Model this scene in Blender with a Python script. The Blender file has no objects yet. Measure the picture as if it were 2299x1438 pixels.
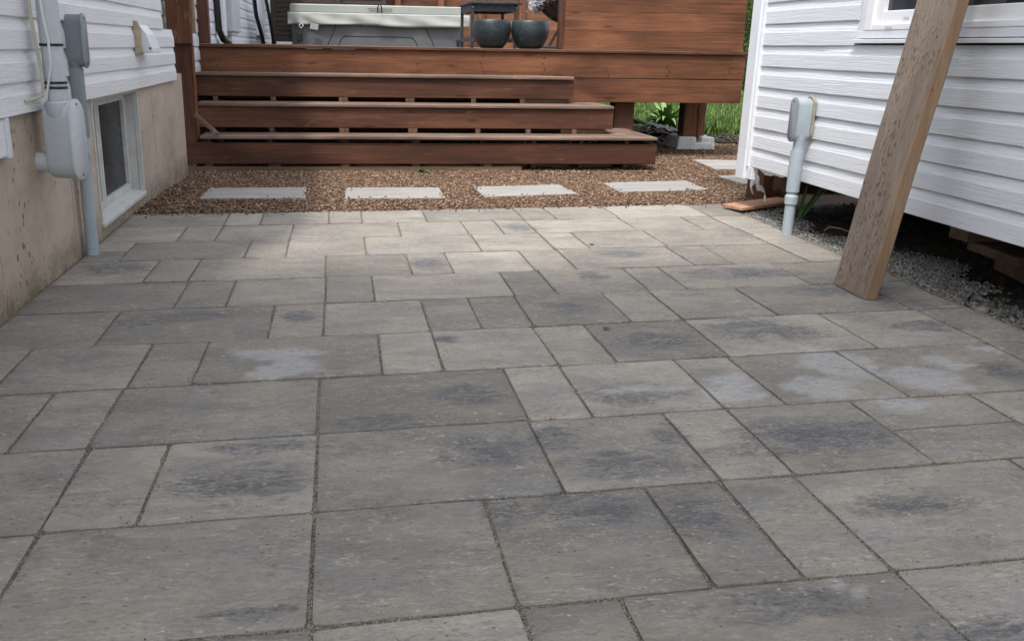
import bpy, bmesh, math, random
import numpy as np
from mathutils import Matrix, Vector, Euler
random.seed(7); rng = np.random.default_rng(11)
R = math.radians
scene = bpy.context.scene
COL = scene.collection

# ------------------------------------------------------------------ camera
cam_d = bpy.data.cameras.new("camera"); cam = bpy.data.objects.new("camera", cam_d); COL.objects.link(cam)
pitch, yaw, roll = 0.295341, 0.129436, 0.0169316
fwd = Vector((math.sin(yaw)*math.cos(pitch), math.cos(yaw)*math.cos(pitch), -math.sin(pitch)))
rgt = Vector((math.cos(yaw), -math.sin(yaw), 0)); upv = rgt.cross(fwd)
r2 = rgt*math.cos(roll)+upv*math.sin(roll); u2 = -rgt*math.sin(roll)+upv*math.cos(roll)
cam.matrix_world = Matrix(((r2.x, u2.x, -fwd.x, 0), (r2.y, u2.y, -fwd.y, 0), (r2.z, u2.z, -fwd.z, 0.87), (0, 0, 0, 1)))
cam_d.sensor_width = 36; cam_d.lens = 31.606; cam_d.shift_x = 0.0563; cam_d.clip_end = 400; cam_d.clip_start = 0.02
scene.camera = cam

# ------------------------------------------------------------------ light
SUN = Vector((-0.25, -0.45, 1.0)).normalized()        # towards the sun
w = bpy.data.worlds.new("World"); scene.world = w; w.use_nodes = True
nt = w.node_tree; nt.nodes.clear()
bg = nt.nodes.new("ShaderNodeBackground"); so = nt.nodes.new("ShaderNodeOutputWorld"); sk = nt.nodes.new("ShaderNodeTexSky")
sk.sky_type = 'NISHITA'; sk.sun_disc = False; sk.sun_elevation = math.asin(SUN.z); sk.sun_rotation = math.atan2(SUN.x, SUN.y)
sk.air_density = 1.0; sk.dust_density = 3.0; sk.ozone_density = 0.8
bg.inputs[1].default_value = 0.15
hs = nt.nodes.new("ShaderNodeHueSaturation"); hs.inputs['Saturation'].default_value = 0.32     # thin hazy cloud
nt.links.new(sk.outputs[0], hs.inputs['Color']); nt.links.new(hs.outputs[0], bg.inputs[0]); nt.links.new(bg.outputs[0], so.inputs[0])
sd = bpy.data.lights.new("sun", 'SUN'); sd.energy = 1.1; sd.angle = R(4.0); sd.color = (1.0, 0.95, 0.87)
so_ = bpy.data.objects.new("sun", sd); COL.objects.link(so_); so_.rotation_euler = SUN.to_track_quat('Z', 'Y').to_euler()
scene.view_settings.view_transform = 'Standard'; scene.view_settings.look = 'None'
scene.view_settings.exposure = 1.6; scene.view_settings.gamma = 1

# ------------------------------------------------------------------ node helpers
class N:
    def __init__(s, name, rough=0.7, spec=0.3):
        s.m = bpy.data.materials.new(name); s.m.use_nodes = True
        s.t = s.m.node_tree; s.t.nodes.clear()
        s.out = s.t.nodes.new("ShaderNodeOutputMaterial"); s.b = s.t.nodes.new("ShaderNodeBsdfPrincipled")
        s.t.links.new(s.b.outputs[0], s.out.inputs[0]); s.b.inputs['Roughness'].default_value = rough
        s.b.inputs['Specular IOR Level'].default_value = spec
        s.tc = s.t.nodes.new("ShaderNodeTexCoord")
    def n(s, typ, **k):
        x = s.t.nodes.new(typ)
        for a, v in k.items(): setattr(x, a, v)
        return x
    def L(s, a, b): s.t.links.new(a, b)
    def setin(s, sock, v):
        if isinstance(v, bpy.types.NodeSocket): s.L(v, sock)
        elif isinstance(v, (tuple, list)) and len(v) == 3 and sock.type == 'RGBA': sock.default_value = (*v, 1)
        else: sock.default_value = v
    def coord(s, scale=(1, 1, 1), rnd=False, kind='Object', rot=(0, 0, 0)):
        mp = s.n("ShaderNodeMapping"); mp.inputs['Scale'].default_value = scale; mp.inputs['Rotation'].default_value = rot
        s.L(s.tc.outputs[kind], mp.inputs[0])
        if rnd:
            oi = s.n("ShaderNodeObjectInfo"); ml = s.n("ShaderNodeMath", operation='MULTIPLY'); ml.inputs[1].default_value = 61.7
            s.L(oi.outputs['Random'], ml.inputs[0]); cb = s.n("ShaderNodeCombineXYZ")
            for i in range(3): s.L(ml.outputs[0], cb.inputs[i])
            s.L(cb.outputs[0], mp.inputs['Location'])
        return mp.outputs[0]
    def noise(s, vec, scale=5, detail=4, rough=0.55, dist=0.0):
        x = s.n("ShaderNodeTexNoise"); s.L(vec, x.inputs['Vector'])
        x.inputs['Scale'].default_value = scale; x.inputs['Detail'].default_value = detail
        x.inputs['Roughness'].default_value = rough; x.inputs['Distortion'].default_value = dist
        return x.outputs['Fac']
    def voro(s, vec, scale=5, feature='F1', out='Distance', rand=1.0):
        x = s.n("ShaderNodeTexVoronoi", feature=feature); s.L(vec, x.inputs['Vector']); x.inputs['Scale'].default_value = scale
        x.inputs['Randomness'].default_value = rand
        return x.outputs[out]
    def rng(s, v, a, b, c=0.0, d=1.0):
        x = s.n("ShaderNodeMapRange"); s.L(v, x.inputs[0])
        x.inputs[1].default_value = a; x.inputs[2].default_value = b; x.inputs[3].default_value = c; x.inputs[4].default_value = d
        return x.outputs[0]
    def ramp(s, v, stops):
        x = s.n("ShaderNodeValToRGB"); s.L(v, x.inputs[0]); e = x.color_ramp.elements
        while len(e) > 1: e.remove(e[-1])
        e[0].position = stops[0][0]; e[0].color = (*stops[0][1], 1)
        for p, c in stops[1:]:
            q = e.new(p); q.color = (*c, 1)
        return x.outputs[0]
    def mix(s, f, a, b, mode='MIX'):
        x = s.n("ShaderNodeMix", data_type='RGBA', blend_type=mode)
        s.setin(x.inputs[0], f); s.setin(x.inputs[6], a); s.setin(x.inputs[7], b)
        return x.outputs[2]
    def math(s, op, a, b=None, clamp=False):
        x = s.n("ShaderNodeMath", operation=op, use_clamp=clamp); s.setin(x.inputs[0], a)
        if b is not None: s.setin(x.inputs[1], b)
        return x.outputs[0]
    def bump(s, h, strength=0.3, dist=0.01, chain=None):
        x = s.n("ShaderNodeBump"); s.L(h, x.inputs['Height']); x.inputs['Strength'].default_value = strength
        x.inputs['Distance'].default_value = dist
        if chain is not None: s.L(chain, x.inputs['Normal'])
        return x.outputs[0]
    def col(s, c): s.setin(s.b.inputs['Base Color'], c)
    def nor(s, v): s.L(v, s.b.inputs['Normal'])
    def attr(s, name):
        x = s.n("ShaderNodeAttribute"); x.attribute_name = name; return x.outputs
    def sep(s, v):
        x = s.n("ShaderNodeSeparateXYZ"); s.L(v, x.inputs[0]); return x.outputs

def wood(name, stops, axis=0, knots=0.5, bump=0.25, rough=0.62, wear=None, scale=1.0, gouge=False, spec=0.25):
    m = N(name, rough, spec)
    def sc(al, ac): 
        v = [ac]*3; v[axis] = al; return tuple(v)
    big = m.noise(m.coord(sc(0.9, 3.0), True), 1.3*scale, 3, 0.5, 0.6)
    gr = m.noise(m.coord(sc(1.2, 26), True), 1.6*scale, 6, 0.6, 0.9)
    fine = m.noise(m.coord(sc(6, 160), True), 1.5, 3, 0.6)
    f = m.math('ADD', m.math('MULTIPLY', big, 0.55), m.math('MULTIPLY', gr, 0.45))
    c = m.ramp(f, stops)
    c = m.mix(m.rng(fine, .35, .7, 0, .35), c, stops[0][1])
    if knots:
        kv = m.voro(m.coord(sc(1.6, 5.5), True), 1.5*scale)
        k = m.rng(kv, 0.05, 0.16, knots, 0)
        c = m.mix(k, c, tuple(x*0.35 for x in stops[0][1]))
        pin = m.voro(m.coord(sc(9, 20), True), 1.2)
        c = m.mix(m.rng(pin, .05, .1, .6, 0), c, tuple(x*.3 for x in stops[0][1]))
    if wear:
        wn = m.noise(m.coord(sc(2.2, 9), True), 2.5, 6, 0.7)
        c = m.mix(m.rng(wn, .60, .70, 0, wear[1]), c, wear[0])
    oi = m.n('ShaderNodeObjectInfo'); c = m.mix(1.0, c, m.rng(oi.outputs['Random'], 0, 1, .80, 1.18), 'MULTIPLY')
    nrm = m.bump(gr, bump, 0.004); nrm = m.bump(fine, bump*.8, 0.0015, nrm)
    if gouge:
        gm = m.noise(m.coord(sc(1.6, 4.0), True), 1.9, 3); wob = m.noise(m.coord(sc(9, 34), True), 3, 5, .75, 1.0)
        g = 0.0
        for al, ac, k, th in ((6.5, 21, 3.4, .17), (13, 36, 3.1, .17)):
            gv = m.voro(m.coord(sc(al, ac), True, rot=(.15*k-.45, .1, 0)), k)
            g = m.math('ADD', g, m.rng(m.math('ADD', gv, m.math('MULTIPLY', m.math('SUBTRACT', wob, .5), 1.3)), th-.06, th+.05, 1, 0))
        g = m.math('MULTIPLY', g, m.rng(gm, .47, .57, 0, 1), True)
        long_ = m.noise(m.coord(sc(1.0, 60), True), 2.0, 5, .75, .3)
        c = m.mix(m.rng(long_, .60, .68, 0, .55), c, (.10, .07, .05))
        c = m.mix(m.math('MULTIPLY', g, .72), c, (.085, .058, .042))
        nrm = m.bump(m.math('SUBTRACT', 1.0, g), 0.9, .006, nrm); nrm = m.bump(m.rng(long_, .56, .68, 1, 0), .5, .003, nrm)
    m.col(c); m.nor(nrm); m.setin(m.b.inputs['Roughness'], m.rng(gr, .3, .7, rough-.08, rough+.12))
    return m.m

def plain(name, col, rough=0.6, spec=0.3, var=0.12, scale=8, bumps=0.05, metal=0.0, dirt=None):
    m = N(name, rough, spec); v = m.coord((1, 1, 1), True)
    n = m.noise(v, scale, 5, .6); n2 = m.noise(v, scale*9, 3, .6)
    c = m.mix(m.rng(n, .3, .7), tuple(x*(1-var) for x in col), tuple(min(1, x*(1+var)) for x in col))
    if dirt: c = m.mix(m.rng(n2, .55, .75, 0, dirt[1]), c, dirt[0])
    m.col(c); m.b.inputs['Metallic'].default_value = metal
    m.nor(m.bump(n2, bumps*2, .002)); m.setin(m.b.inputs['Roughness'], m.rng(n, .3, .7, rough-.06, rough+.08))
    return m.m

# ------------------------------------------------------------------ materials
S3 = lambda *c: list(zip((0.36, 0.50, 0.64), c))
RED = S3((.040, .0165, .0105), (.085, .0345, .020), (.148, .063, .035))
REDL = S3((.067, .027, .0145), (.135, .054, .026), (.225, .095, .046))
TRD = S3((.075, .048, .036), (.14, .095, .073), (.21, .155, .12))
M = {}
M['red'] = wood('stained_red_cedar', RED, 0, .55, wear=((.20, .12, .08), .4))
M['redl'] = wood('stained_orange_cedar', REDL, 0, .55, wear=((.13, .055, .03), .35))
M['redz'] = wood('stained_cedar_upright', RED, 2, .6)
M['redlz'] = wood('stained_orange_upright', REDL, 2, .6, wear=((.5, .33, .2), .35))
M['tread'] = wood('worn_tread_wood', TRD, 0, .4, wear=((.42, .33, .26), .5), rough=.7)
M['tready'] = wood('worn_tread_wood_side', TRD, 1, .4, wear=((.42, .33, .26), .5), rough=.7)
M['frame'] = wood('rough_stringer_wood', S3((.06, .034, .02), (.12, .07, .042), (.19, .12, .075)), 2, .2)
M['base'] = wood('weathered_base_wood', S3((.09, .055, .035), (.17, .11, .075), (.27, .19, .13)), 0, .3)
M['timber'] = wood('weathered_timber_face', S3((.20, .152, .118), (.295, .232, .182), (.37, .30, .24)), 2, .35, .5, .75, gouge=True)
M['timber_e'] = wood('timber_sawn_edge', S3((.20, .125, .075), (.30, .20, .125), (.40, .285, .19)), 2, .8, .4, .7, wear=((.15, .11, .08), .75))
M['plank'] = wood('orange_board', S3((.22, .11, .06), (.36, .2, .12), (.45, .28, .18)), 0, .3)

def vinyl(name, tint=(.66, .685, .725), dirty=0.0):
    m = N(name, .42, .4)
    g = m.noise(m.coord((7, 1.6, 75)), 1.5, 5, .65, 1.6); f = m.noise(m.coord((30, 6, 260)), 1.2, 3, .6, .5)
    big = m.noise(m.coord((1, .7, 1.5)), 1.5, 3)
    c = m.mix(m.rng(big, .3, .7), tint, tuple(x*.94 for x in tint))
    st = m.noise(m.coord((2, 5, 1.2)), 2.2, 6, .7)
    c = m.mix(m.rng(st, .60, .78, 0, .10+dirty), c, (.36, .34, .31))
    sp = m.voro(m.coord((9, 9, 9)), 1.6)
    c = m.mix(m.rng(sp, .02, .045, .5, 0), c, (.25, .24, .22))
    c = m.mix(m.rng(f, .58, .72, 0, .10), c, tuple(x*.72 for x in tint))
    m.col(c); m.nor(m.bump(f, .5, .002, m.bump(g, .75, .005))); return m.m
M['vinyl'] = vinyl('white_vinyl_siding')
M['vinyl_old'] = vinyl('older_white_vinyl_siding', (.78, .785, .805), .12)
M['trim'] = plain('white_trim', (.66, .68, .715), .4, .4, .04)
M['vframe'] = plain('window_vinyl', (.76, .77, .785), .35, .45, .03)
M['oldframe'] = plain('old_window_vinyl', (.50, .50, .485), .5, .35, .12, 12, .05, dirt=((.25, .23, .2), .5))
M['glass'] = N('dark_window_glass', .06, .6).m
M['glass'].node_tree.nodes['Principled BSDF'].inputs['Base Color'].default_value = (.018, .021, .026, 1)
M['screen'] = plain('insect_screen', (.022, .025, .03), .28, .3, .2)
M['pvc_l'] = plain('light_grey_pvc', (.46, .50, .53), .42, .4, .06, 6, .03, dirt=((.22, .21, .2), .22))
M['pvc_d'] = plain('dark_grey_pvc', (.20, .225, .25), .45, .4, .10, 6, .03, dirt=((.11, .11, .11), .3))
M['pvc_m'] = plain('blue_grey_pvc', (.33, .385, .425), .42, .4, .07, 6, .03, dirt=((.18, .18, .18), .2))
M['black'] = plain('black_plastic', (.018, .018, .02), .45, .4, .2)
M['cable_c'] = plain('cream_cable', (.46, .43, .33), .5, .3, .1)
M['cable_w'] = plain('white_cable', (.62, .63, .64), .5, .3, .1)
M['caulk'] = plain('yellowed_foam', (.36, .32, .22), .85, .2, .25, 30, .3)
M['potm'] = plain('charcoal_pot', (.017, .025, .031), .42, .45, .25, 4, .03, dirt=((.12, .14, .15), .35))
M['tubm'] = plain('grey_tub_cabinet', (.085, .09, .097), .5, .35, .1, 2)
M['cover'] = plain('pale_vinyl_cover', (.27, .285, .265), .5, .35, .07, 3, .05)
M['tabm'] = plain('black_resin_lumber', (.028, .032, .038), .5, .35, .2, 3)
M['metal'] = plain('screw_metal', (.55, .55, .56), .35, .5, .1, metal=.8)
M['fur'] = plain('grey_fluffy_fabric', (.36, .37, .40), .9, .1, .35, 25, .5)
M['wick'] = plain('dark_wicker', (.035, .030, .028), .6, .3, .3, 20, .3)
M['leaf'] = plain('garden_leaf', (.07, .15, .035), .5, .35, .35, 12)
M['leafp'] = plain('pale_garden_leaf', (.16, .26, .085), .5, .35, .3, 12)
M['yellow'] = plain('dandelion_yellow', (.62, .45, .03), .7, .2)
M['dry'] = plain('dry_leaf_brown', (.12, .07, .04), .8, .2)
M['roof'] = plain('roof_boards', (.30, .28, .26), .8, .2, .2)
M['darkside'] = plain('dark_blue_grey_cladding', (.045, .052, .063), .6, .3, .15)
M['brownfab'] = plain('brown_woven_panel', (.06, .042, .034), .75, .2, .4, 40, .5)
M['sealant'] = plain('dirty_sealant', (.30, .27, .21), .85, .2, .25, 30, .3)
M['flash'] = plain('torn_white_flashing', (.74, .72, .68), .5, .3, .1)

def concrete_wall():
    m = N('foundation_concrete', .9, .15)
    v = m.coord()
    a = m.noise(m.coord((1, .9, 1.6)), 1.4, 4, .6, .4); b = m.noise(v, 14, 5, .65)
    c = m.ramp(a, [(.3, (.36, .292, .232)), (.5, (.44, .36, .292)), (.7, (.50, .42, .35))])
    c = m.mix(m.rng(b, .40, .75, 0, .30), c, (.24, .18, .135))
    warp = m.noise(v, 9, 3); 
    pv = m.voro(m.coord((1, 1.0, .55)), 30)
    gate = m.noise(m.coord((1, 1.2, .6)), 4.5, 3)
    pit = m.math('MULTIPLY', m.rng(m.math('ADD', pv, m.math('MULTIPLY', m.math('SUBTRACT', b, .5), .35)), .15, .23, 1, 0), m.rng(gate, .50, .62, 0, 1))
    c = m.mix(m.math('MULTIPLY', pit, .8), c, (.06, .045, .035))
    z = m.sep(v)[2]
    low = m.noise(m.coord((1, 2.0, 3)), 5, 5, .7)
    gr = m.math('MULTIPLY', m.rng(m.math('ADD', z, m.math('MULTIPLY', m.math('SUBTRACT', low, .5), .16)), .0, .13, 1, 0), m.rng(b, .3, .6, .4, 1))
    c = m.mix(m.math('MULTIPLY', gr, .75, True), c, (.115, .105, .055))
    spl = m.voro(m.coord((1, 1, 1)), 38); g2 = m.rng(m.math('ADD', z, m.math('MULTIPLY', low, .2)), .12, .34, 1, 0)
    pit2 = m.math('MULTIPLY', m.rng(m.math('ADD', spl, m.math('MULTIPLY', m.math('SUBTRACT', b, .5), .3)), .12, .2, 1, 0), g2)
    c = m.mix(m.math('MULTIPLY', pit2, .6), c, (.07, .06, .045))
    yw = m.math('ADD', m.sep(v)[1], m.math('MULTIPLY', m.math('SUBTRACT', m.noise(m.coord((1, 1, 1)), 6, 5, .65), .5), .10))
    for yy in (-.02, .82, 2.62, 2.15):
        k = m.rng(m.math('ABSOLUTE', m.math('SUBTRACT', yw, yy)), .0012, .0034, .75, 0)
        c = m.mix(m.math('MULTIPLY', k, m.rng(b, .35, .5, .2, 1)), c, (.07, .055, .045))
    m.col(c); h = m.math('SUBTRACT', b, m.math('ADD', m.math('MULTIPLY', pit, 1.2), pit2))
    m.nor(m.bump(h, .6, .008)); return m.m
M['found'] = concrete_wall()

def paver_mat():
    m = N('slate_textured_paver', .82, .2)
    A = m.attr('mix'); rgb = m.sep(A['Color']); dk, pl, rd = rgb[0], rgb[1], rgb[2]
    off = m.n("ShaderNodeCombineXYZ"); m.L(m.math('MULTIPLY', rd, 37.0), off.inputs[0]); m.L(m.math('MULTIPLY', rd, 91.0), off.inputs[1])
    def pc(scale):
        ad = m.n("ShaderNodeVectorMath", operation='ADD'); m.L(m.tc.outputs['Object'], ad.inputs[0]); m.L(off.outputs[0], ad.inputs[1])
        mp = m.n("ShaderNodeMapping"); mp.inputs['Scale'].default_value = scale; m.L(ad.outputs[0], mp.inputs[0]); return mp.outputs[0]
    big = m.noise(pc((2.2, 4.2, 1)), 1.7, 6, .62, .8)
    streak = m.noise(pc((11, 28, 1)), 1.5, 7, .75, .7)
    fine = m.noise(pc((60, 130, 1)), 1.6, 4, .7)
    grain = m.noise(pc((300, 300, 1)), 1.6, 2, .7)
    # tan body
    body = m.ramp(m.math('ADD', m.math('MULTIPLY', big, .6), m.math('MULTIPLY', streak, .4)),
                  [(.38, (.219, .201, .178)), (.50, (.283, .257, .222)), (.62, (.345, .315, .269))])
    bl = m.noise(pc((1.9, 3.4, 5)), 2.0, 7, .7, .6)
    body = m.mix(m.rng(bl, .50, .62, 0, .48), body, (.232, .232, .238))
    body = m.mix(m.rng(m.noise(pc((2.6, 4.0, 9)), 2.0, 6, .7), .56, .68, 0, .45), body, (.36, .325, .265))
    tone = m.rng(rd, 0, 1, .76, 1.20)
    body = m.mix(1.0, body, tone, 'MULTIPLY')
    # blue-black slate bands
    brk = m.noise(pc((7, 15, 1)), 1.6, 8, .78, .9)
    dm = m.math('ADD', m.math('MULTIPLY', dk, .62), m.math('MULTIPLY', m.math('SUBTRACT', brk, .5), 3.2))
    gate2 = m.noise(pc((1.6, 2.8, 1)), 1.8, 6, .65)
    dmask = m.math('MAXIMUM', m.math('MULTIPLY', m.rng(dk, .0, .35), m.rng(dm, .05, .75, 0, .9)), m.math('MULTIPLY', m.rng(gate2, .50, .66, 0, .6), m.rng(streak, .38, .62, .15, 1)))
    spk = m.noise(pc((48, 92, 1)), 1.5, 6, .8, .6)
    dmask = m.math('MULTIPLY', dmask, m.rng(spk, .38, .58, .50, 1.12), True)
    c = m.mix(dmask, body, (.084, .091, .104))
    # pale chalky efflorescence
    pm = m.math('MULTIPLY', pl, m.rng(m.noise(pc((9, 20, 1)), 1.8, 8, .8), .38, .50, .25, 1))
    c = m.mix(m.math('MULTIPLY', pm, .62, True), c, (.43, .44, .45))
    # cream veins and rusty hints
    vein = m.noise(pc((12, 60, 1)), 1.3, 7, .8, 2.2)
    c = m.mix(m.rng(vein, .64, .70, 0, .55), c, (.42, .38, .31))
    c = m.mix(m.rng(m.noise(pc((6, 10, 1)), 2.1, 4), .68, .74, 0, .35), c, (.33, .2, .14))
    # pits and grit
    c = m.mix(m.rng(fine, .58, .72, 0, .40), c, (.07, .068, .066))
    c = m.mix(m.rng(fine, .30, .40, .28, 0), c, (.40, .385, .35))
    pv = m.voro(pc((16, 24, 1)), 1.5); c = m.mix(m.rng(pv, .05, .10, .65, 0), c, (.045, .045, .048))
    wv = m.voro(pc((13, 22, 1)), 1.3); c = m.mix(m.rng(wv, .035, .075, .75, 0), c, (.55, .53, .49))
    c = m.mix(m.rng(grain, .35, .65, 0, .22), c, (.10, .095, .09))
    chip = m.noise(pc((26, 62, 1)), 1.6, 5, .72, 1.2)
    ga = m.rng(m.noise(pc((2.6, 6.5, 1)), 1.8, 4, .6), .40, .60, .32, 1.0); gb = m.rng(m.noise(pc((2.2, 5.0, 3)), 2.3, 4, .6), .42, .60, .30, 1.0)
    c = m.mix(m.math('MULTIPLY', ga, m.rng(chip, .55, .64, 0, .60)), c, (.085, .083, .082))
    c = m.mix(m.math('MULTIPLY', gb, m.rng(chip, .36, .44, .62, 0)), c, (.47, .44, .385))
    c = m.mix(m.math('MULTIPLY', ga, m.rng(spk, .57, .66, 0, .60)), c, (.075, .074, .074))
    c = m.mix(m.math('MULTIPLY', gb, m.rng(spk, .33, .41, .60, 0)), c, (.50, .47, .41))
    c = m.mix(m.rng(streak, .60, .72, 0, .30), c, (.42, .385, .32))
    m.col(c)
    cl = m.noise(pc((3.2, 9, 1)), 1.5, 7, .6, 1.3)
    h = m.math('ADD', m.math('MULTIPLY', cl, 1.6), m.math('MULTIPLY', streak, .6))
    nn = m.bump(h, .55, .010); nn = m.bump(fine, .45, .0028, nn); nn = m.bump(m.rng(pv, .03, .10), .5, .003, nn)
    nn = m.bump(chip, .5, .005, nn); m.nor(nn); m.setin(m.b.inputs['Roughness'], m.rng(big, .3, .7, .74, .9)); return m.m
M['paver'] = paver_mat()

def sand_mat():
    m = N('joint_sand', .95, .1); v = m.coord()
    g = m.voro(v, 420, 'F1', 'Color'); n = m.noise(v, 9, 4)
    c = m.ramp(m.sep(g)[0], [(0, (.05, .046, .04)), (.5, (.20, .18, .145)), (1, (.42, .375, .30))])
    c = m.mix(m.rng(n, .35, .65, 0, .45), c, (.085, .078, .066))
    m.col(c); m.nor(m.bump(m.voro(v, 420), .9, .004)); return m.m
M['sand'] = sand_mat()

def soil_mat(name, stops, sc=60, b=.8):
    m = N(name, .95, .1); v = m.coord()
    n = m.noise(v, sc, 6, .7); n2 = m.noise(v, 3, 4)
    c = m.ramp(n, stops); c = m.mix(m.rng(n2, .35, .65, 0, .4), c, stops[0][1])
    m.col(c); m.nor(m.bump(n, b, .012)); return m.m
M['gravel_base'] = soil_mat('gravel_bed', [(.35, (.02, .013, .010)), (.5, (.06, .038, .028)), (.65, (.13, .09, .065))], 110)
M['soil'] = soil_mat('dark_soil', [(.35, (.03, .026, .022)), (.5, (.062, .054, .046)), (.68, (.14, .125, .105))], 38)
M['lawn_base'] = soil_mat('lawn_ground', [(.35, (.022, .038, .012)), (.55, (.06, .10, .025)), (.7, (.12, .17, .05))], 30)
def stone_mat(name, stops, rough=.85):
    m = N(name, rough, .2); A = m.attr('tint'); v = m.coord()
    c = m.ramp(m.sep(A['Color'])[0], stops); n = m.noise(v, 160, 3, .6)
    c = m.mix(m.rng(n, .3, .7, 0, .35), c, stops[0][1])
    m.col(c); m.nor(m.bump(n, .3, .002)); return m.m
M['brown_stone'] = stone_mat('brown_pea_gravel', [(0, (.055, .032, .022)), (.35, (.135, .084, .056)), (.7, (.25, .165, .112)), (1, (.46, .34, .24))])
M['grey_stone'] = stone_mat('grey_gravel', [(0, (.10, .098, .09)), (.5, (.24, .235, .22)), (1, (.46, .45, .42))])
M['grit'] = stone_mat('sand_grit', [(0, (.10, .09, .075)), (.5, (.30, .27, .21)), (1, (.52, .47, .38))])
M['crushed'] = stone_mat('crushed_grey_stone', [(0, (.055, .052, .048)), (.5, (.125, .12, .11)), (1, (.27, .26, .24))])
M['slab'] = None
def slab_mat():
    m = N('pale_stepping_slab', .8, .2)
    big = m.noise(m.coord((1.3, 5, 1), True), 2.4, 5, .6, .8); st = m.noise(m.coord((9, 40, 1), True), 1.6, 5, .7)
    c = m.ramp(m.math('ADD', m.math('MULTIPLY', big, .6), m.math('MULTIPLY', st, .4)),
               [(.34, (.205, .205, .21)), (.5, (.27, .26, .245)), (.66, (.335, .31, .28))])
    f = m.noise(m.coord((80, 120, 1), True), 1.5, 3)
    c = m.mix(m.rng(f, .55, .72, 0, .35), c, (.2, .19, .18)); m.col(c)
    m.nor(m.bump(st, .25, .003)); return m.m
M['slab'] = slab_mat()
def block_mat():
    m = N('speckled_concrete_block', .9, .15); v = m.coord()
    p = m.voro(v, 55); n = m.noise(v, 12, 4)
    c = m.mix(m.rng(n, .3, .7), (.58, .57, .55), (.72, .71, .68)); c = m.mix(m.rng(p, .12, .22, .8, 0), c, (.10, .10, .10))
    m.col(c); m.nor(m.bump(p, .5, .004)); return m.m
M['block'] = block_mat()
def blade_mat(name, stops):
    m = N(name, .6, .25); A = m.attr('tint'); m.col(m.ramp(m.sep(A['Color'])[0], stops))
    m.b.inputs['Transmission Weight'].default_value = 0
    return m.m
M['grass'] = blade_mat('grass_blade', [(0, (.02, .045, .010)), (.5, (.06, .115, .024)), (1, (.17, .24, .06))])
M['cedar'] = blade_mat('cedar_foliage', [(0, (.025, .05, .012)), (.5, (.07, .12, .03)), (1, (.16, .22, .055))])
M['bark'] = plain('bark', (.08, .055, .04), .9, .1, .3, 20, .4)

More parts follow.
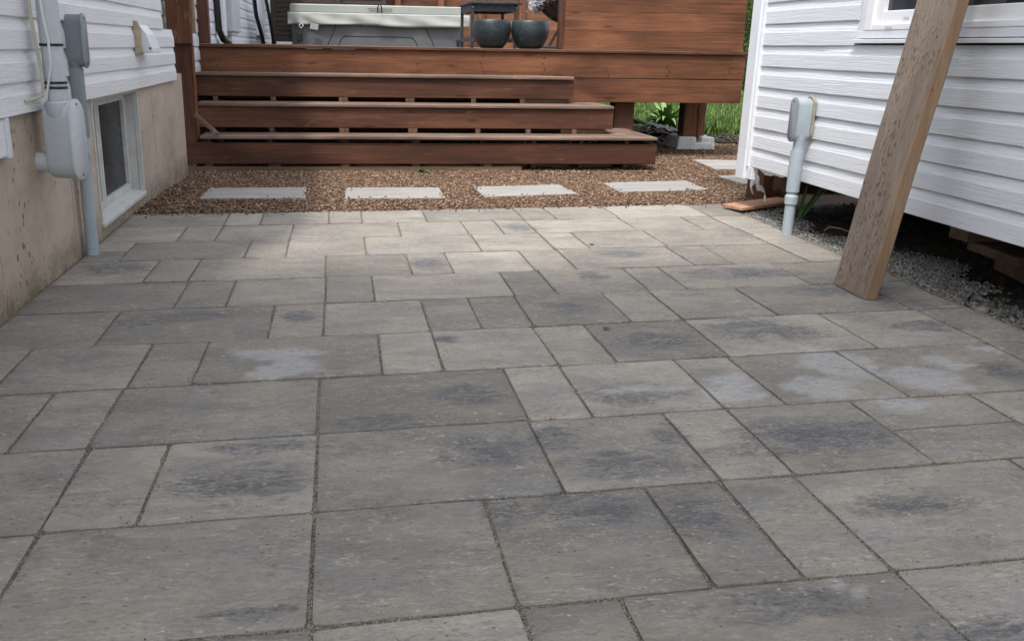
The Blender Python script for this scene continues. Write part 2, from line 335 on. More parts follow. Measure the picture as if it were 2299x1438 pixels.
# ------------------------------------------------------------------ object helpers
def tag(o, label=None, cat=None, group=None, kind=None):
    if label: o['label'] = label
    if cat: o['category'] = cat
    if group: o['group'] = group
    if kind: o['kind'] = kind
    return o
def empty(name, loc, label, cat, group=None):
    o = bpy.data.objects.new(name, None); COL.objects.link(o); o.location = loc; o.empty_display_size = .1
    return tag(o, label, cat, group)
def wloc(o):
    v = Vector((0, 0, 0))
    while o is not None: v = v+o.location; o = o.parent
    return v
class MB:
    """collects shapes given in world coordinates, builds one mesh object"""
    def __init__(s): s.v = []; s.f = []; s.mi = []
    def add(s, vs, fs, mi=0):
        k = len(s.v); s.v += [tuple(p) for p in vs]; s.f += [tuple(i+k for i in f) for f in fs]; s.mi += [mi]*len(fs); return s
    def box(s, x0, x1, y0, y1, z0, z1, mi=0):
        return s.add([(x0, y0, z0), (x1, y0, z0), (x1, y1, z0), (x0, y1, z0), (x0, y0, z1), (x1, y0, z1), (x1, y1, z1), (x0, y1, z1)],
                     [(0, 3, 2, 1), (4, 5, 6, 7), (0, 1, 5, 4), (1, 2, 6, 5), (2, 3, 7, 6), (3, 0, 4, 7)], mi)
    def obox(s, o, a, b, c, mi=0):
        o, a, b, c = map(Vector, (o, a, b, c)); P = [o, o+a, o+a+b, o+b, o+c, o+a+c, o+a+b+c, o+b+c]
        return s.add(P, [(0, 3, 2, 1), (4, 5, 6, 7), (0, 1, 5, 4), (1, 2, 6, 5), (2, 3, 7, 6), (3, 0, 4, 7)], mi)
    def prism(s, pts, ext, mi=0):
        """pts: planar 3d polygon, ext: extrusion vector"""
        n = len(pts); e = Vector(ext); P = [Vector(p) for p in pts]+[Vector(p)+e for p in pts]
        return s.add(P, [tuple(range(n))[::-1], tuple(range(n, 2*n))]+[(i, (i+1) % n, n+(i+1) % n, n+i) for i in range(n)], mi)
    def tube(s, path, r, seg=12, cap=True, mi=0):
        path = [Vector(p) for p in path]; rr = r if isinstance(r, (list, tuple)) else [r]*len(path)
        vs = []; fs = []; prev = None
        for i, p in enumerate(path):
            d = (path[min(i+1, len(path)-1)]-path[max(i-1, 0)])
            if d.length < 1e-9: d = Vector((0, 0, 1))
            d.normalize()
            a = Vector((0, 0, 1)) if abs(d.z) < .9 else Vector((1, 0, 0))
            if prev is not None: a = prev
            u = (a-d*a.dot(d)).normalized(); prev = u; q = d.cross(u)
            for k in range(seg):
                t = 2*math.pi*k/seg; vs.append(p+(u*math.cos(t)+q*math.sin(t))*rr[i])
        for i in range(len(path)-1):
            for k in range(seg): fs.append((i*seg+k, i*seg+(k+1) % seg, (i+1)*seg+(k+1) % seg, (i+1)*seg+k))
        if cap: fs.append(tuple(range(seg))[::-1]); fs.append(tuple((len(path)-1)*seg+k for k in range(seg)))
        return s.add(vs, fs, mi)
    def lathe(s, c, prof, seg=40, mi=0):
        vs = []; fs = []
        for r, z in prof:
            for k in range(seg):
                t = 2*math.pi*k/seg; vs.append((c[0]+r*math.cos(t), c[1]+r*math.sin(t), c[2]+z))
        for i in range(len(prof)-1):
            for k in range(seg): fs.append((i*seg+k, i*seg+(k+1) % seg, (i+1)*seg+(k+1) % seg, (i+1)*seg+k))
        return s.add(vs, fs, mi)
    def grid(s, P, mi=0):
        n, m_ = len(P), len(P[0]); vs = [p for row in P for p in row]
        return s.add(vs, [(i*m_+j, i*m_+j+1, (i+1)*m_+j+1, (i+1)*m_+j) for i in range(n-1) for j in range(m_-1)], mi)
    def build(s, name, mat, parent=None, bevel=0, smooth=False, fixn=True, seg=2, label=None):
        me = bpy.data.meshes.new(name); w0 = wloc(parent) if parent else Vector((0, 0, 0))
        me.from_pydata([(p[0]-w0.x, p[1]-w0.y, p[2]-w0.z) for p in s.v], [], s.f)
        for q in (mat if isinstance(mat, list) else [mat]): me.materials.append(q)
        if isinstance(mat, list): me.polygons.foreach_set('material_index', s.mi)
        if fixn:
            bm = bmesh.new(); bm.from_mesh(me); bmesh.ops.recalc_face_normals(bm, faces=bm.faces)
            bm.to_mesh(me); bm.free()
        if smooth:
            me.polygons.foreach_set('use_smooth', [True]*len(me.polygons))
            try: me.set_sharp_from_angle(angle=R(38))
            except Exception: pass
        me.update()
        o = bpy.data.objects.new(name, me); COL.objects.link(o)
        if parent: o.parent = parent
        if bevel:
            b = o.modifiers.new('bevel', 'BEVEL'); b.width = bevel; b.segments = seg; b.limit_method = 'ANGLE'; b.angle_limit = R(40)
        if label: o['label'] = label
        return o
def reloc(o, loc):
    """put a mesh thing's origin at its base"""
    l = Vector(loc); o.data.transform(Matrix.Translation(-l)); o.location = l; return o
def copy_tree(o, parent=None):
    c = o.copy(); COL.objects.link(c); c.parent = parent
    for ch in list(o.children): copy_tree(ch, c)
    return c
def npmesh(name, V, F, mat, tint=None, smooth=False, attrname='tint'):
    me = bpy.data.meshes.new(name); nv = len(V); nf = len(F); k = F.shape[1]
    me.vertices.add(nv); me.vertices.foreach_set('co', V.astype(np.float32).ravel())
    me.loops.add(nf*k); me.loops.foreach_set('vertex_index', F.astype(np.int32).ravel())
    me.polygons.add(nf); me.polygons.foreach_set('loop_start', np.arange(0, nf*k, k, dtype=np.int32))
    me.polygons.foreach_set('loop_total', np.full(nf, k, dtype=np.int32))
    me.update(calc_edges=True); me.materials.append(mat)
    if smooth: me.polygons.foreach_set('use_smooth', np.ones(nf, dtype=bool))
    if tint is not None:
        a = me.color_attributes.new(attrname, 'FLOAT_COLOR', 'POINT')
        if tint.ndim == 1: tint = np.stack([tint, tint, tint, np.ones_like(tint)], 1)
        a.data.foreach_set('color', tint.astype(np.float32).ravel())
    me.validate(); o = bpy.data.objects.new(name, me); COL.objects.link(o); return o

# ------------------------------------------------------------------ the patio
SK = 0.0695
ROWY = {k: 1.2254+(k-1)*0.3690 for k in range(-8, 12)}
ROWY.update({1: 1.2254, 2: 1.5905, 3: 1.9628, 4: 2.3358, 5: 2.7067, 6: 3.0841, 7: 3.4567, 8: 3.8357, 9: 4.2061, 10: 4.5639, 11: 4.9142})
ROWS_ = {k: SK for k in ROWY}; ROWS_.update({1: .0581, 2: .0655, 3: .0641, 4: .072, 5: .0745, 6: .0734, 7: .069, 8: .0706, 9: .0715, 10: .066, 11: .078})
JX = {0: [-.738, -.057, .279, .448, .957, 1.30, 1.81],
 1: [-.905, -.563, -.062, .275, .616, .785, .957, 1.486, 1.83],
 2: [-.905, -.565, -.394, -.062, .444, .791, .964, 1.311, 1.665, 2.0],
 3: [-.742, -.572, -.065, .448, .613, .965, 1.137, 1.495, 2.024],
 4: [-.905, -.566, -.403, .108, .28, .615, .792, 1.146, 1.648, 2.035],
 5: [-.739, -.232, -.061, .28, .449, .622, .962, 1.145, 1.499, 2.027],
 6: [-.574, -.4, -.059, .117, .632, .795, 1.16, 1.316, 1.839],
 7: [-.747, -.581, -.064, .281, .451, .789, .966, 1.492, 1.676, 2.027],
 8: [-.916, -.408, -.237, .109, .625, .965, 1.131, 1.51, 2.026],
 9: [-.748, -.577, -.235, .289, .622, .796, .964, 1.489, 1.846, 2.018],
 10: [-.581, -.404, -.059, .112, .448, .967, 1.147, 1.503, 2.022]}
for k in range(-6, 0):
    x = -1.07+random.choice((.17, .34)); L = []
    while x < 2.1: L.append(x); x += random.choice((.171, .342, .342, .513))
    JX[k] = L
DARK = [(0.484, 1.549, 0.151, 0.073), (0.305, 1.548, 0.044, 0.072), (-0.199, 1.727, 0.119, 0.107), (0.31, 2.174, 0.105, 0.071), (0.479, 1.878, 0.073, 0.071), (0.626, 1.736, 0.168, 0.067), (0.76, 1.879, 0.053, 0.064), (1.127, 1.833, 0.215, 0.116), (0.681, 1.512, 0.097, 0.1), (0.325, 1.832, 0.121, 0.084), (0.768, 2.136, 0.142, 0.08), (1.347, 2.661, 0.208, 0.122), (1.927, 3.131, 0.248, 0.106), (1.606, 3.421, 0.282, 0.091), (-0.314, 1.718, 0.054, 0.051), (0.795, 2.961, 0.111, 0.08), (0.36, 3.666, 0.084, 0.117), (0.909, 4.421, 0.091, 0.095), (-0.669, 2.88, 0.085, 0.061), (-0.146, 2.919, 0.074, 0.075), (-0.9, 3.632, 0.155, 0.109), (0.934, 1.777, 0.134, 0.042), (2.05, 2.929, 0.152, 0.088), (0.982, 2.571, 0.141, 0.099), (0.725, 1.196, 0.185, 0.042), (1.13, 1.506, 0.156, 0.045), (0.093, 2.017, 0.129, 0.055), (1.948, 2.666, 0.185, 0.069), (0.317, 2.644, 0.042, 0.045), (1.248, 3.789, 0.141, 0.072), (0.997, 3.398, 0.072, 0.073), (-0.175, 1.9, 0.12, 0.034), (1.895, 2.234, 0.08, 0.092), (1.454, 2.629, 0.118, 0.12), (-0.157, 1.262, 0.112, 0.019), (1.0, 1.08, .2, .06), (-.5, 2.95, .16, .07)]
PALE = [(-0.195, 2.535, 0.149, 0.045), (-0.151, 2.427, 0.075, 0.084), (-0.207, 2.349, 0.06, 0.025), (1.439, 2.328, 0.1, 0.137), (1.295, 2.141, 0.099, 0.083), (1.624, 2.183, 0.115, 0.098), (1.774, 2.301, 0.061, 0.061), (1.017, 2.115, 0.072, 0.063), (1.072, 2.21, 0.075, 0.055), (0.792, 2.173, 0.109, 0.029), (1.992, 2.42, 0.064, 0.033), (1.44, 2.02, 0.09, 0.05), (0.83, 1.26, 0.012, 0.05)]
def blobs(x, y, L, soft):
    r = np.zeros_like(x)
    for cx, cy, rx, ry in L:
        d = np.sqrt(((x-cx)/(rx*1.15))**2+((y-cy)/(ry*1.15))**2); r = np.maximum(r, np.clip((1.15-d)/soft, 0, 1))
    return r
PV, PF, PC = [], [], []
def add_slab(x0, x1, y0f, y1f, rnd, cell=.024, gap=.0042):
    """grid top between x0..x1 and row curves y0f(x)..y1f(x), rolled edges and skirt"""
    global PV, PF, PC
    nx = max(3, int((x1-x0)/cell)); ny = max(3, int((y1f(x0)-y0f(x0))/cell))
    e = .006/(x1-x0); ey = .006/(y1f(x0)-y0f(x0))
    us = np.concatenate([[0, 0, e], np.linspace(0, 1, nx+1)[1:-1], [1-e, 1, 1]]); vs = np.concatenate([[0, 0, ey], np.linspace(0, 1, ny+1)[1:-1], [1-ey, 1, 1]])
    U, V = np.meshgrid(us, vs, indexing='ij')
    x = x0+gap+(x1-x0-2*gap)*U
    ya = y0f(x)+gap; yb = y1f(x)-gap; y = ya+(yb-ya)*V
    jit = rng.normal(0, .0009, 4); x = x+jit[0]*(V-.5)*2; y = y+jit[1]*(U-.5)*2
    du = np.minimum(U, 1-U)*(x1-x0); dv = np.minimum(V, 1-V)*.36; d = np.minimum(du, dv)
    # rounded corners
    cr = .011; cu = np.clip(cr-du, 0, cr); cv = np.clip(cr-dv, 0, cr); q = np.sqrt(cu**2+cv**2); k = np.where(q > cr, (q-cr), 0)
    x = x+np.sign(.5-U)*k*.7; y = y+np.sign(.5-V)*k*.7
    z = -.0022*np.exp(-d/.006)
    ph = rng.uniform(0, 6.28, 4)
    z = z+.0008*np.sin(x*23+ph[0]+y*9)*np.sin(y*41+ph[1])+rng.normal(0, .0009)+(U-.5)*rng.normal(0, .0016)+(V-.5)*rng.normal(0, .0014)
    z = np.where(d > .004, np.maximum(z, -.0016), np.maximum(z, -.004)); z[0, :] = z[-1, :] = -.045; z[:, 0] = z[:, -1] = -.045
    dk = blobs(x, y, DARK, .75); wx = .02*np.sin(y*31+x*13)+.012*np.sin(y*71); wy = .010*np.sin(x*37+y*9)+.006*np.sin(x*83)
    pl = blobs(x+wx, y+wy, [(a_, b_, c_*.86, d_*.86) for a_, b_, c_, d_ in PALE], .26)
    n0 = sum(len(a) for a in PV); a, b = U.shape
    PV.append(np.stack([x, y, z], -1).reshape(-1, 3)); PC.append(np.stack([dk, pl, np.full_like(x, rnd), np.ones_like(x)], -1).reshape(-1, 4))
    I, Jn = np.meshgrid(np.arange(a-1), np.arange(b-1), indexing='ij'); i = I.ravel(); j = Jn.ravel()
    PF.append(np.stack([i*b+j, (i+1)*b+j, (i+1)*b+j+1, i*b+j+1], 1)+n0)
XL, XR = -1.078, 2.243
for k in range(-6, 11):
    ya = (lambda x, k=k: ROWY[k]+ROWS_[k]*(x+0.0)); yb = (lambda x, k=k: ROWY[k+1]+ROWS_[k+1]*(x+0.0))
    xr = XR+rng.uniform(-.012, .012)-(0.0 if k < 10 else .0); xs = [XL]+JX[k]+[xr]
    for a, b in zip(xs[:-1], xs[1:]):
        if b-a < .03: continue
        rnd = rng.uniform(0, 1)
        if (k == 8 and a == XL) or (k == 2 and abs(a-1.311) < .01):
            ym = (lambda x, ya=ya, yb=yb: (ya(x)+yb(x))/2)
            add_slab(a, b, ya, ym, rnd); add_slab(a, b, ym, yb, rng.uniform(0, 1))
        else: add_slab(a, b, ya, yb, rnd)
patio = npmesh('patio_paving', np.concatenate(PV), np.concatenate(PF), M['paver'], np.concatenate(PC), True, 'mix')
patio['kind'] = 'structure'
try: patio.data.set_sharp_from_angle(angle=R(50))
except Exception: pass
bx = np.arange(XL-.05, XR+.02, .011); by = np.arange(-1.4, 4.96, .013)
BX, BY = np.meshgrid(bx, by, indexing='ij'); BYs = BY+SK*BX*np.clip((BY+1.4)/6, 0, 1)
wob = np.sin(BX*31+2*np.sin(BY*17))*np.sin(BY*27+2*np.sin(BX*13))+.6*np.sin(BX*73+BY*41)*np.sin(BY*67-BX*29)
BZ = -.0048+.0017*wob+rng.normal(0, .0006, BX.shape)
na, nb_ = BX.shape; I, Jn = np.meshgrid(np.arange(na-1), np.arange(nb_-1), indexing='ij'); i = I.ravel(); j = Jn.ravel()
o = npmesh('paving_bed', np.stack([BX, BYs, np.minimum(BZ, -.0024)], -1).reshape(-1, 3), np.stack([i*nb_+j, (i+1)*nb_+j, (i+1)*nb_+j+1, i*nb_+j+1], 1), M['sand'], None, True); o['kind'] = 'structure'

# ------------------------------------------------------------------ ground
def gz(y): 
    t = min(max((y-5.0)/1.9, 0), 1); t = t*t*(3-2*t); return -.052*t
def sheet(name, xs, ys, zf, mat):
    m = MB(); m.grid([[(x, y, zf(x, y)) for x in xs] for y in ys]); o = m.build(name, mat, smooth=True, fixn=False); o['kind'] = 'structure'; return o
def lin(a, b, n): return [a+(b-a)*i/(n-1) for i in range(n)]
sheet('ground', lin(-60, 60, 30), lin(-40, 90, 34), lambda x, y: -.16, M['lawn_base'])
sheet('gravel_ground', lin(-1.6, 4.6, 60), lin(4.90, 9.3, 60), lambda x, y: gz(y)-.013+.004*math.sin(x*9)*math.sin(y*7), M['gravel_base'])
def soilz(x, y):
    d = max(0, x-2.45); return -.028+.05*min(1, d/.5)*(.6+.4*math.sin(y*5+x*3))+.006*math.sin(x*40)*math.sin(y*37)
sheet('bare_soil', lin(2.2, 6.0, 120), lin(-1.5, 5.0, 160), soilz, M['soil'])
sheet('soil_under_deck', lin(-1.3, 7.5, 60), lin(9.0, 11.2, 30), lambda x, y: -.06+.02*math.sin(x*5)*math.sin(y*6), M['soil'])
sheet('lawn', lin(-1.3, 40, 40), lin(10.6, 70, 60), lambda x, y: -.045+.02*math.sin(x*1.3)*math.sin(y*.9), M['lawn_base'])

ICO_V = None
def ico():
    t = (1+5**.5)/2; V = np.array([(-1, t, 0), (1, t, 0), (-1, -t, 0), (1, -t, 0), (0, -1, t), (0, 1, t), (0, -1, -t), (0, 1, -t), (t, 0, -1), (t, 0, 1), (-t, 0, -1), (-t, 0, 1)], float)
    V /= np.linalg.norm(V[0])
    F = np.array([(0, 11, 5), (0, 5, 1), (0, 1, 7), (0, 7, 10), (0, 10, 11), (1, 5, 9), (5, 11, 4), (11, 10, 2), (10, 7, 6), (7, 1, 8), (3, 9, 4), (3, 4, 2), (3, 2, 6), (3, 6, 8), (3, 8, 9), (4, 9, 5), (2, 4, 11), (6, 2, 10), (8, 6, 7), (9, 8, 1)])
    return V, F
def stones(name, pts, sizes, mat, flat=.65, smooth=True, jag=.16, tint=None):
    V0, F0 = ico(); n = len(pts)
    q = rng.normal(size=(n, 4)); q /= np.linalg.norm(q, axis=1)[:, None]; a, b, c, d = q.T
    Rm = np.stack([1-2*(c*c+d*d), 2*(b*c-a*d), 2*(b*d+a*c), 2*(b*c+a*d), 1-2*(b*b+d*d), 2*(c*d-a*b), 2*(b*d-a*c), 2*(c*d+a*b), 1-2*(b*b+c*c)], 1).reshape(n, 3, 3)
    base = V0[None]*(1+rng.normal(0, jag, (n, 12, 1)))
    S = sizes[:, None]*np.stack([rng.uniform(.85, 1.35, n), rng.uniform(.7, 1.05, n), rng.uniform(.45, .8, n)], 1)
    P = base*S[:, None, :]; P = np.einsum('nij,nvj->nvi', Rm, P); P[:, :, 2] *= flat; P += pts[:, None, :]
    F = (F0[None]+12*np.arange(n)[:, None, None]).reshape(-1, 3)
    tv = np.repeat(rng.beta(2.0, 2.3, n) if tint is None else tint, 12)
    return npmesh(name, P.reshape(-1, 3), F, mat, tv, smooth)
SLABS = [((-0.815, 5.37), (-0.204, 5.371), (-0.213, 5.908), (-0.823, 5.878)), ((0.029, 5.349), (0.63, 5.351), (0.646, 5.876), (0.039, 5.885)),
         ((0.873, 5.395), (1.49, 5.521), (1.496, 6.049), (0.882, 5.912)), ((1.792, 5.607), (2.436, 5.729), (2.5, 6.28), (1.838, 6.16)),
         ((2.84, 6.08), (3.45, 6.20), (3.47, 6.74), (2.87, 6.60)), ((3.03, 7.04), (3.62, 7.0), (3.68, 7.6), (3.09, 7.66))]
def inside(p, poly, pad=0.0):
    x, y = p[:, 0], p[:, 1]; r = np.ones(len(p), bool); n = len(poly)
    for i in range(n):
        ax, ay = poly[i]; bx, by = poly[(i+1) % n]; ex, ey = bx-ax, by-ay; l = math.hypot(ex, ey)
        r &= ((ex*(y-ay)-ey*(x-ax))/l > pad)
    return r
def scatter(x0, x1, y0, y1, sp):
    X, Y = np.meshgrid(np.arange(x0, x1, sp), np.arange(y0, y1, sp)); p = np.stack([X.ravel(), Y.ravel()], 1); return p+rng.uniform(-.48, .48, p.shape)*sp
p = scatter(-1.09, 4.35, 4.90, 9.25, .0148)
top = 4.918+.078*p[:, 0]
keep = (p[:, 1] > top+.004) & ~((p[:, 1] > 7.15) & (p[:, 0] < 2.3)) & ~((p[:, 1] > 7.95) & (p[:, 0] < 2.9))
keep &= ~((p[:, 0] > 2.62+.25*np.clip(p[:, 1]-4.95, 0, .6)) & (p[:, 1] < 5.55))
keep &= ~((p[:, 0] > 3.6) & (p[:, 1] < 6.3)) & ~((p[:, 1] > 8.95+.16*np.sin(p[:, 0]*7)) & (rng.uniform(size=len(p)) > .25))
for s in SLABS: keep &= ~inside(p, s, .004)
p = p[keep]; zz = np.array([gz(y) for y in p[:, 1]])+rng.uniform(-.009, .003, len(p))
G = stones('brown_gravel', np.column_stack([p, zz]), rng.uniform(.0066, .0112, len(p)), M['brown_stone']); tag(G, 'brown pea gravel filling the strip between the grey paving and the wooden steps', 'gravel', kind='stuff')
# loose stones kicked onto the paving edge
p = scatter(2.20, 3.0, 3.05, 5.02, .0082)
edge = 2.235
keep = (p[:, 0] > edge+.006) & (p[:, 0] < 2.50+.10*np.sin(p[:, 1]*4)+.05*np.sin(p[:, 1]*13)+rng.uniform(-.05, .05, len(p))) & ~((p[:, 1] > 4.86) & (p[:, 0] > 2.3) & (rng.uniform(size=len(p)) > .4))
p = p[keep]; G2 = stones('grey_gravel', np.column_stack([p, -.012+rng.uniform(-.006, .006, len(p))+.02*np.clip((p[:, 0]-2.28)/.3, 0, 1)]), rng.uniform(.0036, .0064, len(p)), M['grey_stone'], .8, True, .2)
tag(G2, 'fine light grey gravel along the right edge of the paving around the grey conduit', 'gravel', kind='stuff')
n = 2600; x = 2.25+np.abs(rng.normal(0, .11, n)); y = rng.uniform(1.2, 3.75, n)
G3 = stones('crushed_stone', np.column_stack([x, y, -.014+.05*np.clip((x-2.45)/.5, 0, 1)+rng.uniform(-.004, .008, n)]), np.clip(rng.lognormal(-4.8, .42, n), .004, .022), M['crushed'], .8, False, .26)
tag(G3, 'coarse crushed grey stone and dirt clods beside the right edge of the paving', 'crushed stone', kind='stuff')
n = 900; x = rng.uniform(2.35, 3.6, n); y = rng.uniform(1.5, 4.9, n)
G4 = stones('soil_clods', np.array([(a, b, soilz(a, b)+.004) for a, b in zip(x, y)]), np.clip(rng.lognormal(-4.6, .5, n), .004, .035), M['soil'], .7, False, .22)
tag(G4, 'clods of dark soil on the bare ground under the raised white building', 'soil', kind='stuff')
sp = []
for s in SLABS[:4]:
    for e in range(4):
        a, b = s[e], s[(e+1) % 4]
        for q in range(6):
            t = rng.uniform(0, 1); k = abs(rng.normal(0, .02)); cxy = (sum(v[0] for v in s)/4, sum(v[1] for v in s)/4)
            x = a[0]+(b[0]-a[0])*t; y = a[1]+(b[1]-a[1])*t; dx, dy = cxy[0]-x, cxy[1]-y; l = math.hypot(dx, dy); sp.append((x+dx/l*k, y+dy/l*k, gz(y)+.011))
for q in range(120):
    x = rng.uniform(-1.0, 2.2); sp.append((x, 4.905+.078*x-abs(rng.normal(0, .035)), .004))
sp = np.array(sp); G6 = stones('spilled_gravel', sp, rng.uniform(.004, .0085, len(sp)), M['brown_stone']); tag(G6, 'single brown gravel stones spilled onto the pale slabs and the far paving edge', 'gravel', kind='stuff')
gr_ = []
for k in range(0, 11):
    for q in range(420):
        x = rng.uniform(XL, XR); gr_.append((x, ROWY[k]+ROWS_[k]*x+rng.normal(0, .014), .0016))
    for xj in JX[k]:
        for q in range(26):
            y = ROWY[k]+rng.uniform(0, .36); gr_.append((xj+rng.normal(0, .011), y+ROWS_[k]*xj, .0016))
gr_ = np.array(gr_); G7 = stones('joint_grit', gr_, rng.uniform(.0008, .0021, len(gr_)), M['grit'], .8, False, .2); tag(G7, 'fine pale sand grains scattered along the paving joints', 'sand', kind='stuff')
# bark mulch / debris at the lawn edge
n = 2600; x = rng.uniform(2.3, 5.2, n); y = rng.uniform(9.0, 10.9, n)
G5 = stones('bark_mulch', np.column_stack([x, y, -.05+rng.uniform(-.005, .02, n)]), rng.uniform(.01, .032, n), M['soil'], .5, False, .35)
tag(G5, 'dark bark mulch lying between the brown gravel and the lawn under the deck edge', 'mulch', kind='stuff')

for i, s in enumerate(SLABS):
    c = Vector((sum(q[0] for q in s)/4, sum(q[1] for q in s)/4, gz(sum(q[1] for q in s)/4)))
    m = MB(); m.prism([(q[0], q[1], gz(q[1])-.03) for q in s], (0, 0, .037)); o = m.build('stepping_slab', M['slab'], bevel=.004)
    reloc(o, c)
    lab = ['pale rectangular slab in the brown gravel, leftmost, nearest the house wall', 'pale rectangular slab in the brown gravel, second from the left',
           'pale rectangular slab in the brown gravel, third from the left', 'wide cream slab in the gravel in front of the bottom step corner',
           'slab mostly hidden behind the white corner post, its left tip showing', 'far pale slab in the gravel left of the white corner post, behind all others'][i]
    tag(o, lab, 'stepping stone', 'stepping slabs laid in the brown gravel')

# ------------------------------------------------------------------ left house
house = empty('house', (-1.2, 3, 0), 'older white sided house on a pitted beige concrete foundation along the left', 'house')
def wallgrid(name, x, y0, y1, z0, z1, holes, mat, parent, thick=.25, cell=.04, amp=.0025):
    m = MB(); ys = sorted(set([round(v, 4) for v in np.arange(y0, y1, cell)]+[y1]+[h for H in holes for h in H[:2]]))
    zs = sorted(set([round(v, 4) for v in np.arange(z0, z1, cell)]+[z1]+[h for H in holes for h in H[2:]]))
    idx = {}
    vs = []; fs = []
    for i, y in enumerate(ys):
        for j, z in enumerate(zs):
            idx[i, j] = len(vs); vs.append((x+amp*(math.sin(y*5.1+z*3)+math.sin(z*9+y*2.3)*.6), y, z))
    for i in range(len(ys)-1):
        for j in range(len(zs)-1):
            yc = (ys[i]+ys[i+1])/2; zc = (zs[j]+zs[j+1])/2
            if any(H[0] < yc < H[1] and H[2] < zc < H[3] for H in holes): continue
            fs.append((idx[i, j], idx[i+1, j], idx[i+1, j+1], idx[i, j+1]))
    m.add(vs, fs)
    for H in holes:   # reveals
        a, b, c, d = H; X = x-thick
        for q in [((x, a, c), (x, a, d), (X, a, d), (X, a, c)), ((x, b, c), (x, b, d), (X, b, d), (X, b, c)), ((x, a, c), (x, b, c), (X, b, c), (X, a, c)), ((x, a, d), (x, b, d), (X, b, d), (X, a, d))]: m.add(q, [(0, 1, 2, 3)])
    m.add([(x, y1, z0), (x, y1, z1), (x-thick, y1, z1), (x-thick, y1, z0)], [(0, 1, 2, 3)])
    m.add([(x, y0, z0), (x, y0, z1), (x-thick, y0, z1), (x-thick, y0, z0)], [(0, 1, 2, 3)])
    m.add([(x, y0, z1), (x, y1, z1), (x-thick, y1, z1), (x-thick, y0, z1)], [(0, 1, 2, 3)])
    return m.build(name, mat, parent, smooth=True, fixn=False)
WY0, WY1, WZ0, WZ1 = 4.24, 5.20, .055, .625
wallgrid('foundation', -1.085, -3, 6.72, -.15, .66, [(WY0, WY1, WZ0, WZ1)], M['found'], house)

SEAMS = {('r', 0): 3.62, ('r', 1): 3.62, ('r', 4): 4.14, ('r', 5): 4.14, ('l', 1): 3.05, ('l', 2): 3.05, ('l', 4): 4.75, ('l', 5): 4.75}
def siding(name, xf, sgn, y0, y1, z0, step, n, mat, parent, d=.013, y1f=None, seam=()):
    """lapped vinyl courses running along Y. xf wall plane, sgn direction the face looks"""
    m = MB(); name_key = 'r' if sgn < 0 and z0 < .3 else ('l' if xf == -1.072 else '')
    for i in range(n):
        zb = z0+i*step; ye = y1 if y1f is None else y1f(i)
        ny = max(2, int((ye-y0)/.12)); ph = random.uniform(0, 6)
        sm = SEAMS.get((name_key, i), None)
        prof = [(0.001, zb+.003), (d*.55, zb), (d, zb+.0022), (d+.0004, zb+.004), (d*.98, zb+step*.60), (d*.80, zb+step*.66), (d*.30, zb+step*.93), (d*.22, zb+step+.004)]
        rows = []
        ys_ = [(y0+(ye-y0)*j/ny, 0) for j in range(ny+1)]
        if sm: ys_ = [(y, .0022 if y < sm else 0) for y, _ in ys_]+[(sm-.0004, .0022), (sm, 0)]; ys_.sort()
        for y, so2 in ys_:
            wv = .0010*math.sin(y*3.1+ph)+.0006*math.sin(y*8.3+ph*2)+so2
            rows.append([(xf+sgn*(a+(wv if a > .002 else 0)), y, z+(.0008*math.sin(y*2.2+ph))) for a, z in prof])
        m.grid(rows)
        for yy in (y0, ye):   # closed ends
            m.add([(xf+sgn*a, yy, z) for a, z in prof]+[(xf-sgn*.02, yy, zb+step+.004), (xf-sgn*.02, yy, zb+.003)], [tuple(range(len(prof)+2))])
    return m.build(name, mat, parent, smooth=False, fixn=False)
siding('siding_wall', -1.072, 1, -3, 6.35, .626, 0.1053, 16, M['vinyl_old'], house, y1f=lambda i: 6.36 if i < 3 else 5.99)
m = MB(); m.box(-1.33, -1.078, -3, 5.985, .664, 2.395); m.box(-1.33, -1.078, 5.985, 6.355, .664, .94)
m.build('sheathing', M['roof'], house)
m = MB(); m.box(-1.5, -1.235, 5.99, 7.3, .66, 2.395); m.build('recessed_wall', M['vinyl_old'], house)
siding('siding_wall', -1.235, 1, 6.30, 7.3, .626, 0.1053, 16, M['vinyl_old'], house)
siding('siding_wall', -1.115, 1, 7.30, 17.5, .626, 0.1053, 16, M['vinyl'], house)
m = MB(); m.box(-1.5, -1.12, 7.3, 17.5, -.1, 2.395); m.build('sheathing', M['roof'], house)
# eave with clipped corner, unseen high roof slab added to shade the near paving
ev = MB(); ev.prism([(-2.6, 2.2, 2.40), (-1.08, 2.2, 2.40), (-1.04, 2.62, 2.40), (-.80, 3.36, 2.40), (-.80, 18, 2.40), (-2.6, 18, 2.40)], (0, 0, .09)); ev.build('eave', M['roof'], house)
rf = MB(); rf.prism([(-2.6, -3, 2.76), (-.6, -3, 2.76), (-.62, 18, 2.76), (-2.6, 18, 3.6)], (0, 0, .03)) if False else rf.add([(-.78, 3.4, 2.495), (-.78, 18, 2.495), (-4.5, 18, 4.0), (-4.5, 3.4, 4.0), (-.78, 3.4, 2.53), (-.78, 18, 2.53), (-4.5, 18, 4.04), (-4.5, 3.4, 4.04)], [(0, 1, 2, 3), (4, 5, 6, 7), (0, 1, 5, 4), (1, 2, 6, 5), (2, 3, 7, 6), (3, 0, 4, 7)])
rf.build('roof', M['darkside'], house)
pr = MB(); pr.box(-4.2, 5.2, -2.3, .80, 6.0, 6.14)
for i in range(10): pr.box(-4.2, 5.2, -2.25+i*.32, -2.21+i*.32, 5.86, 5.998)
pr.build('shade_roof', M['roof'], house)
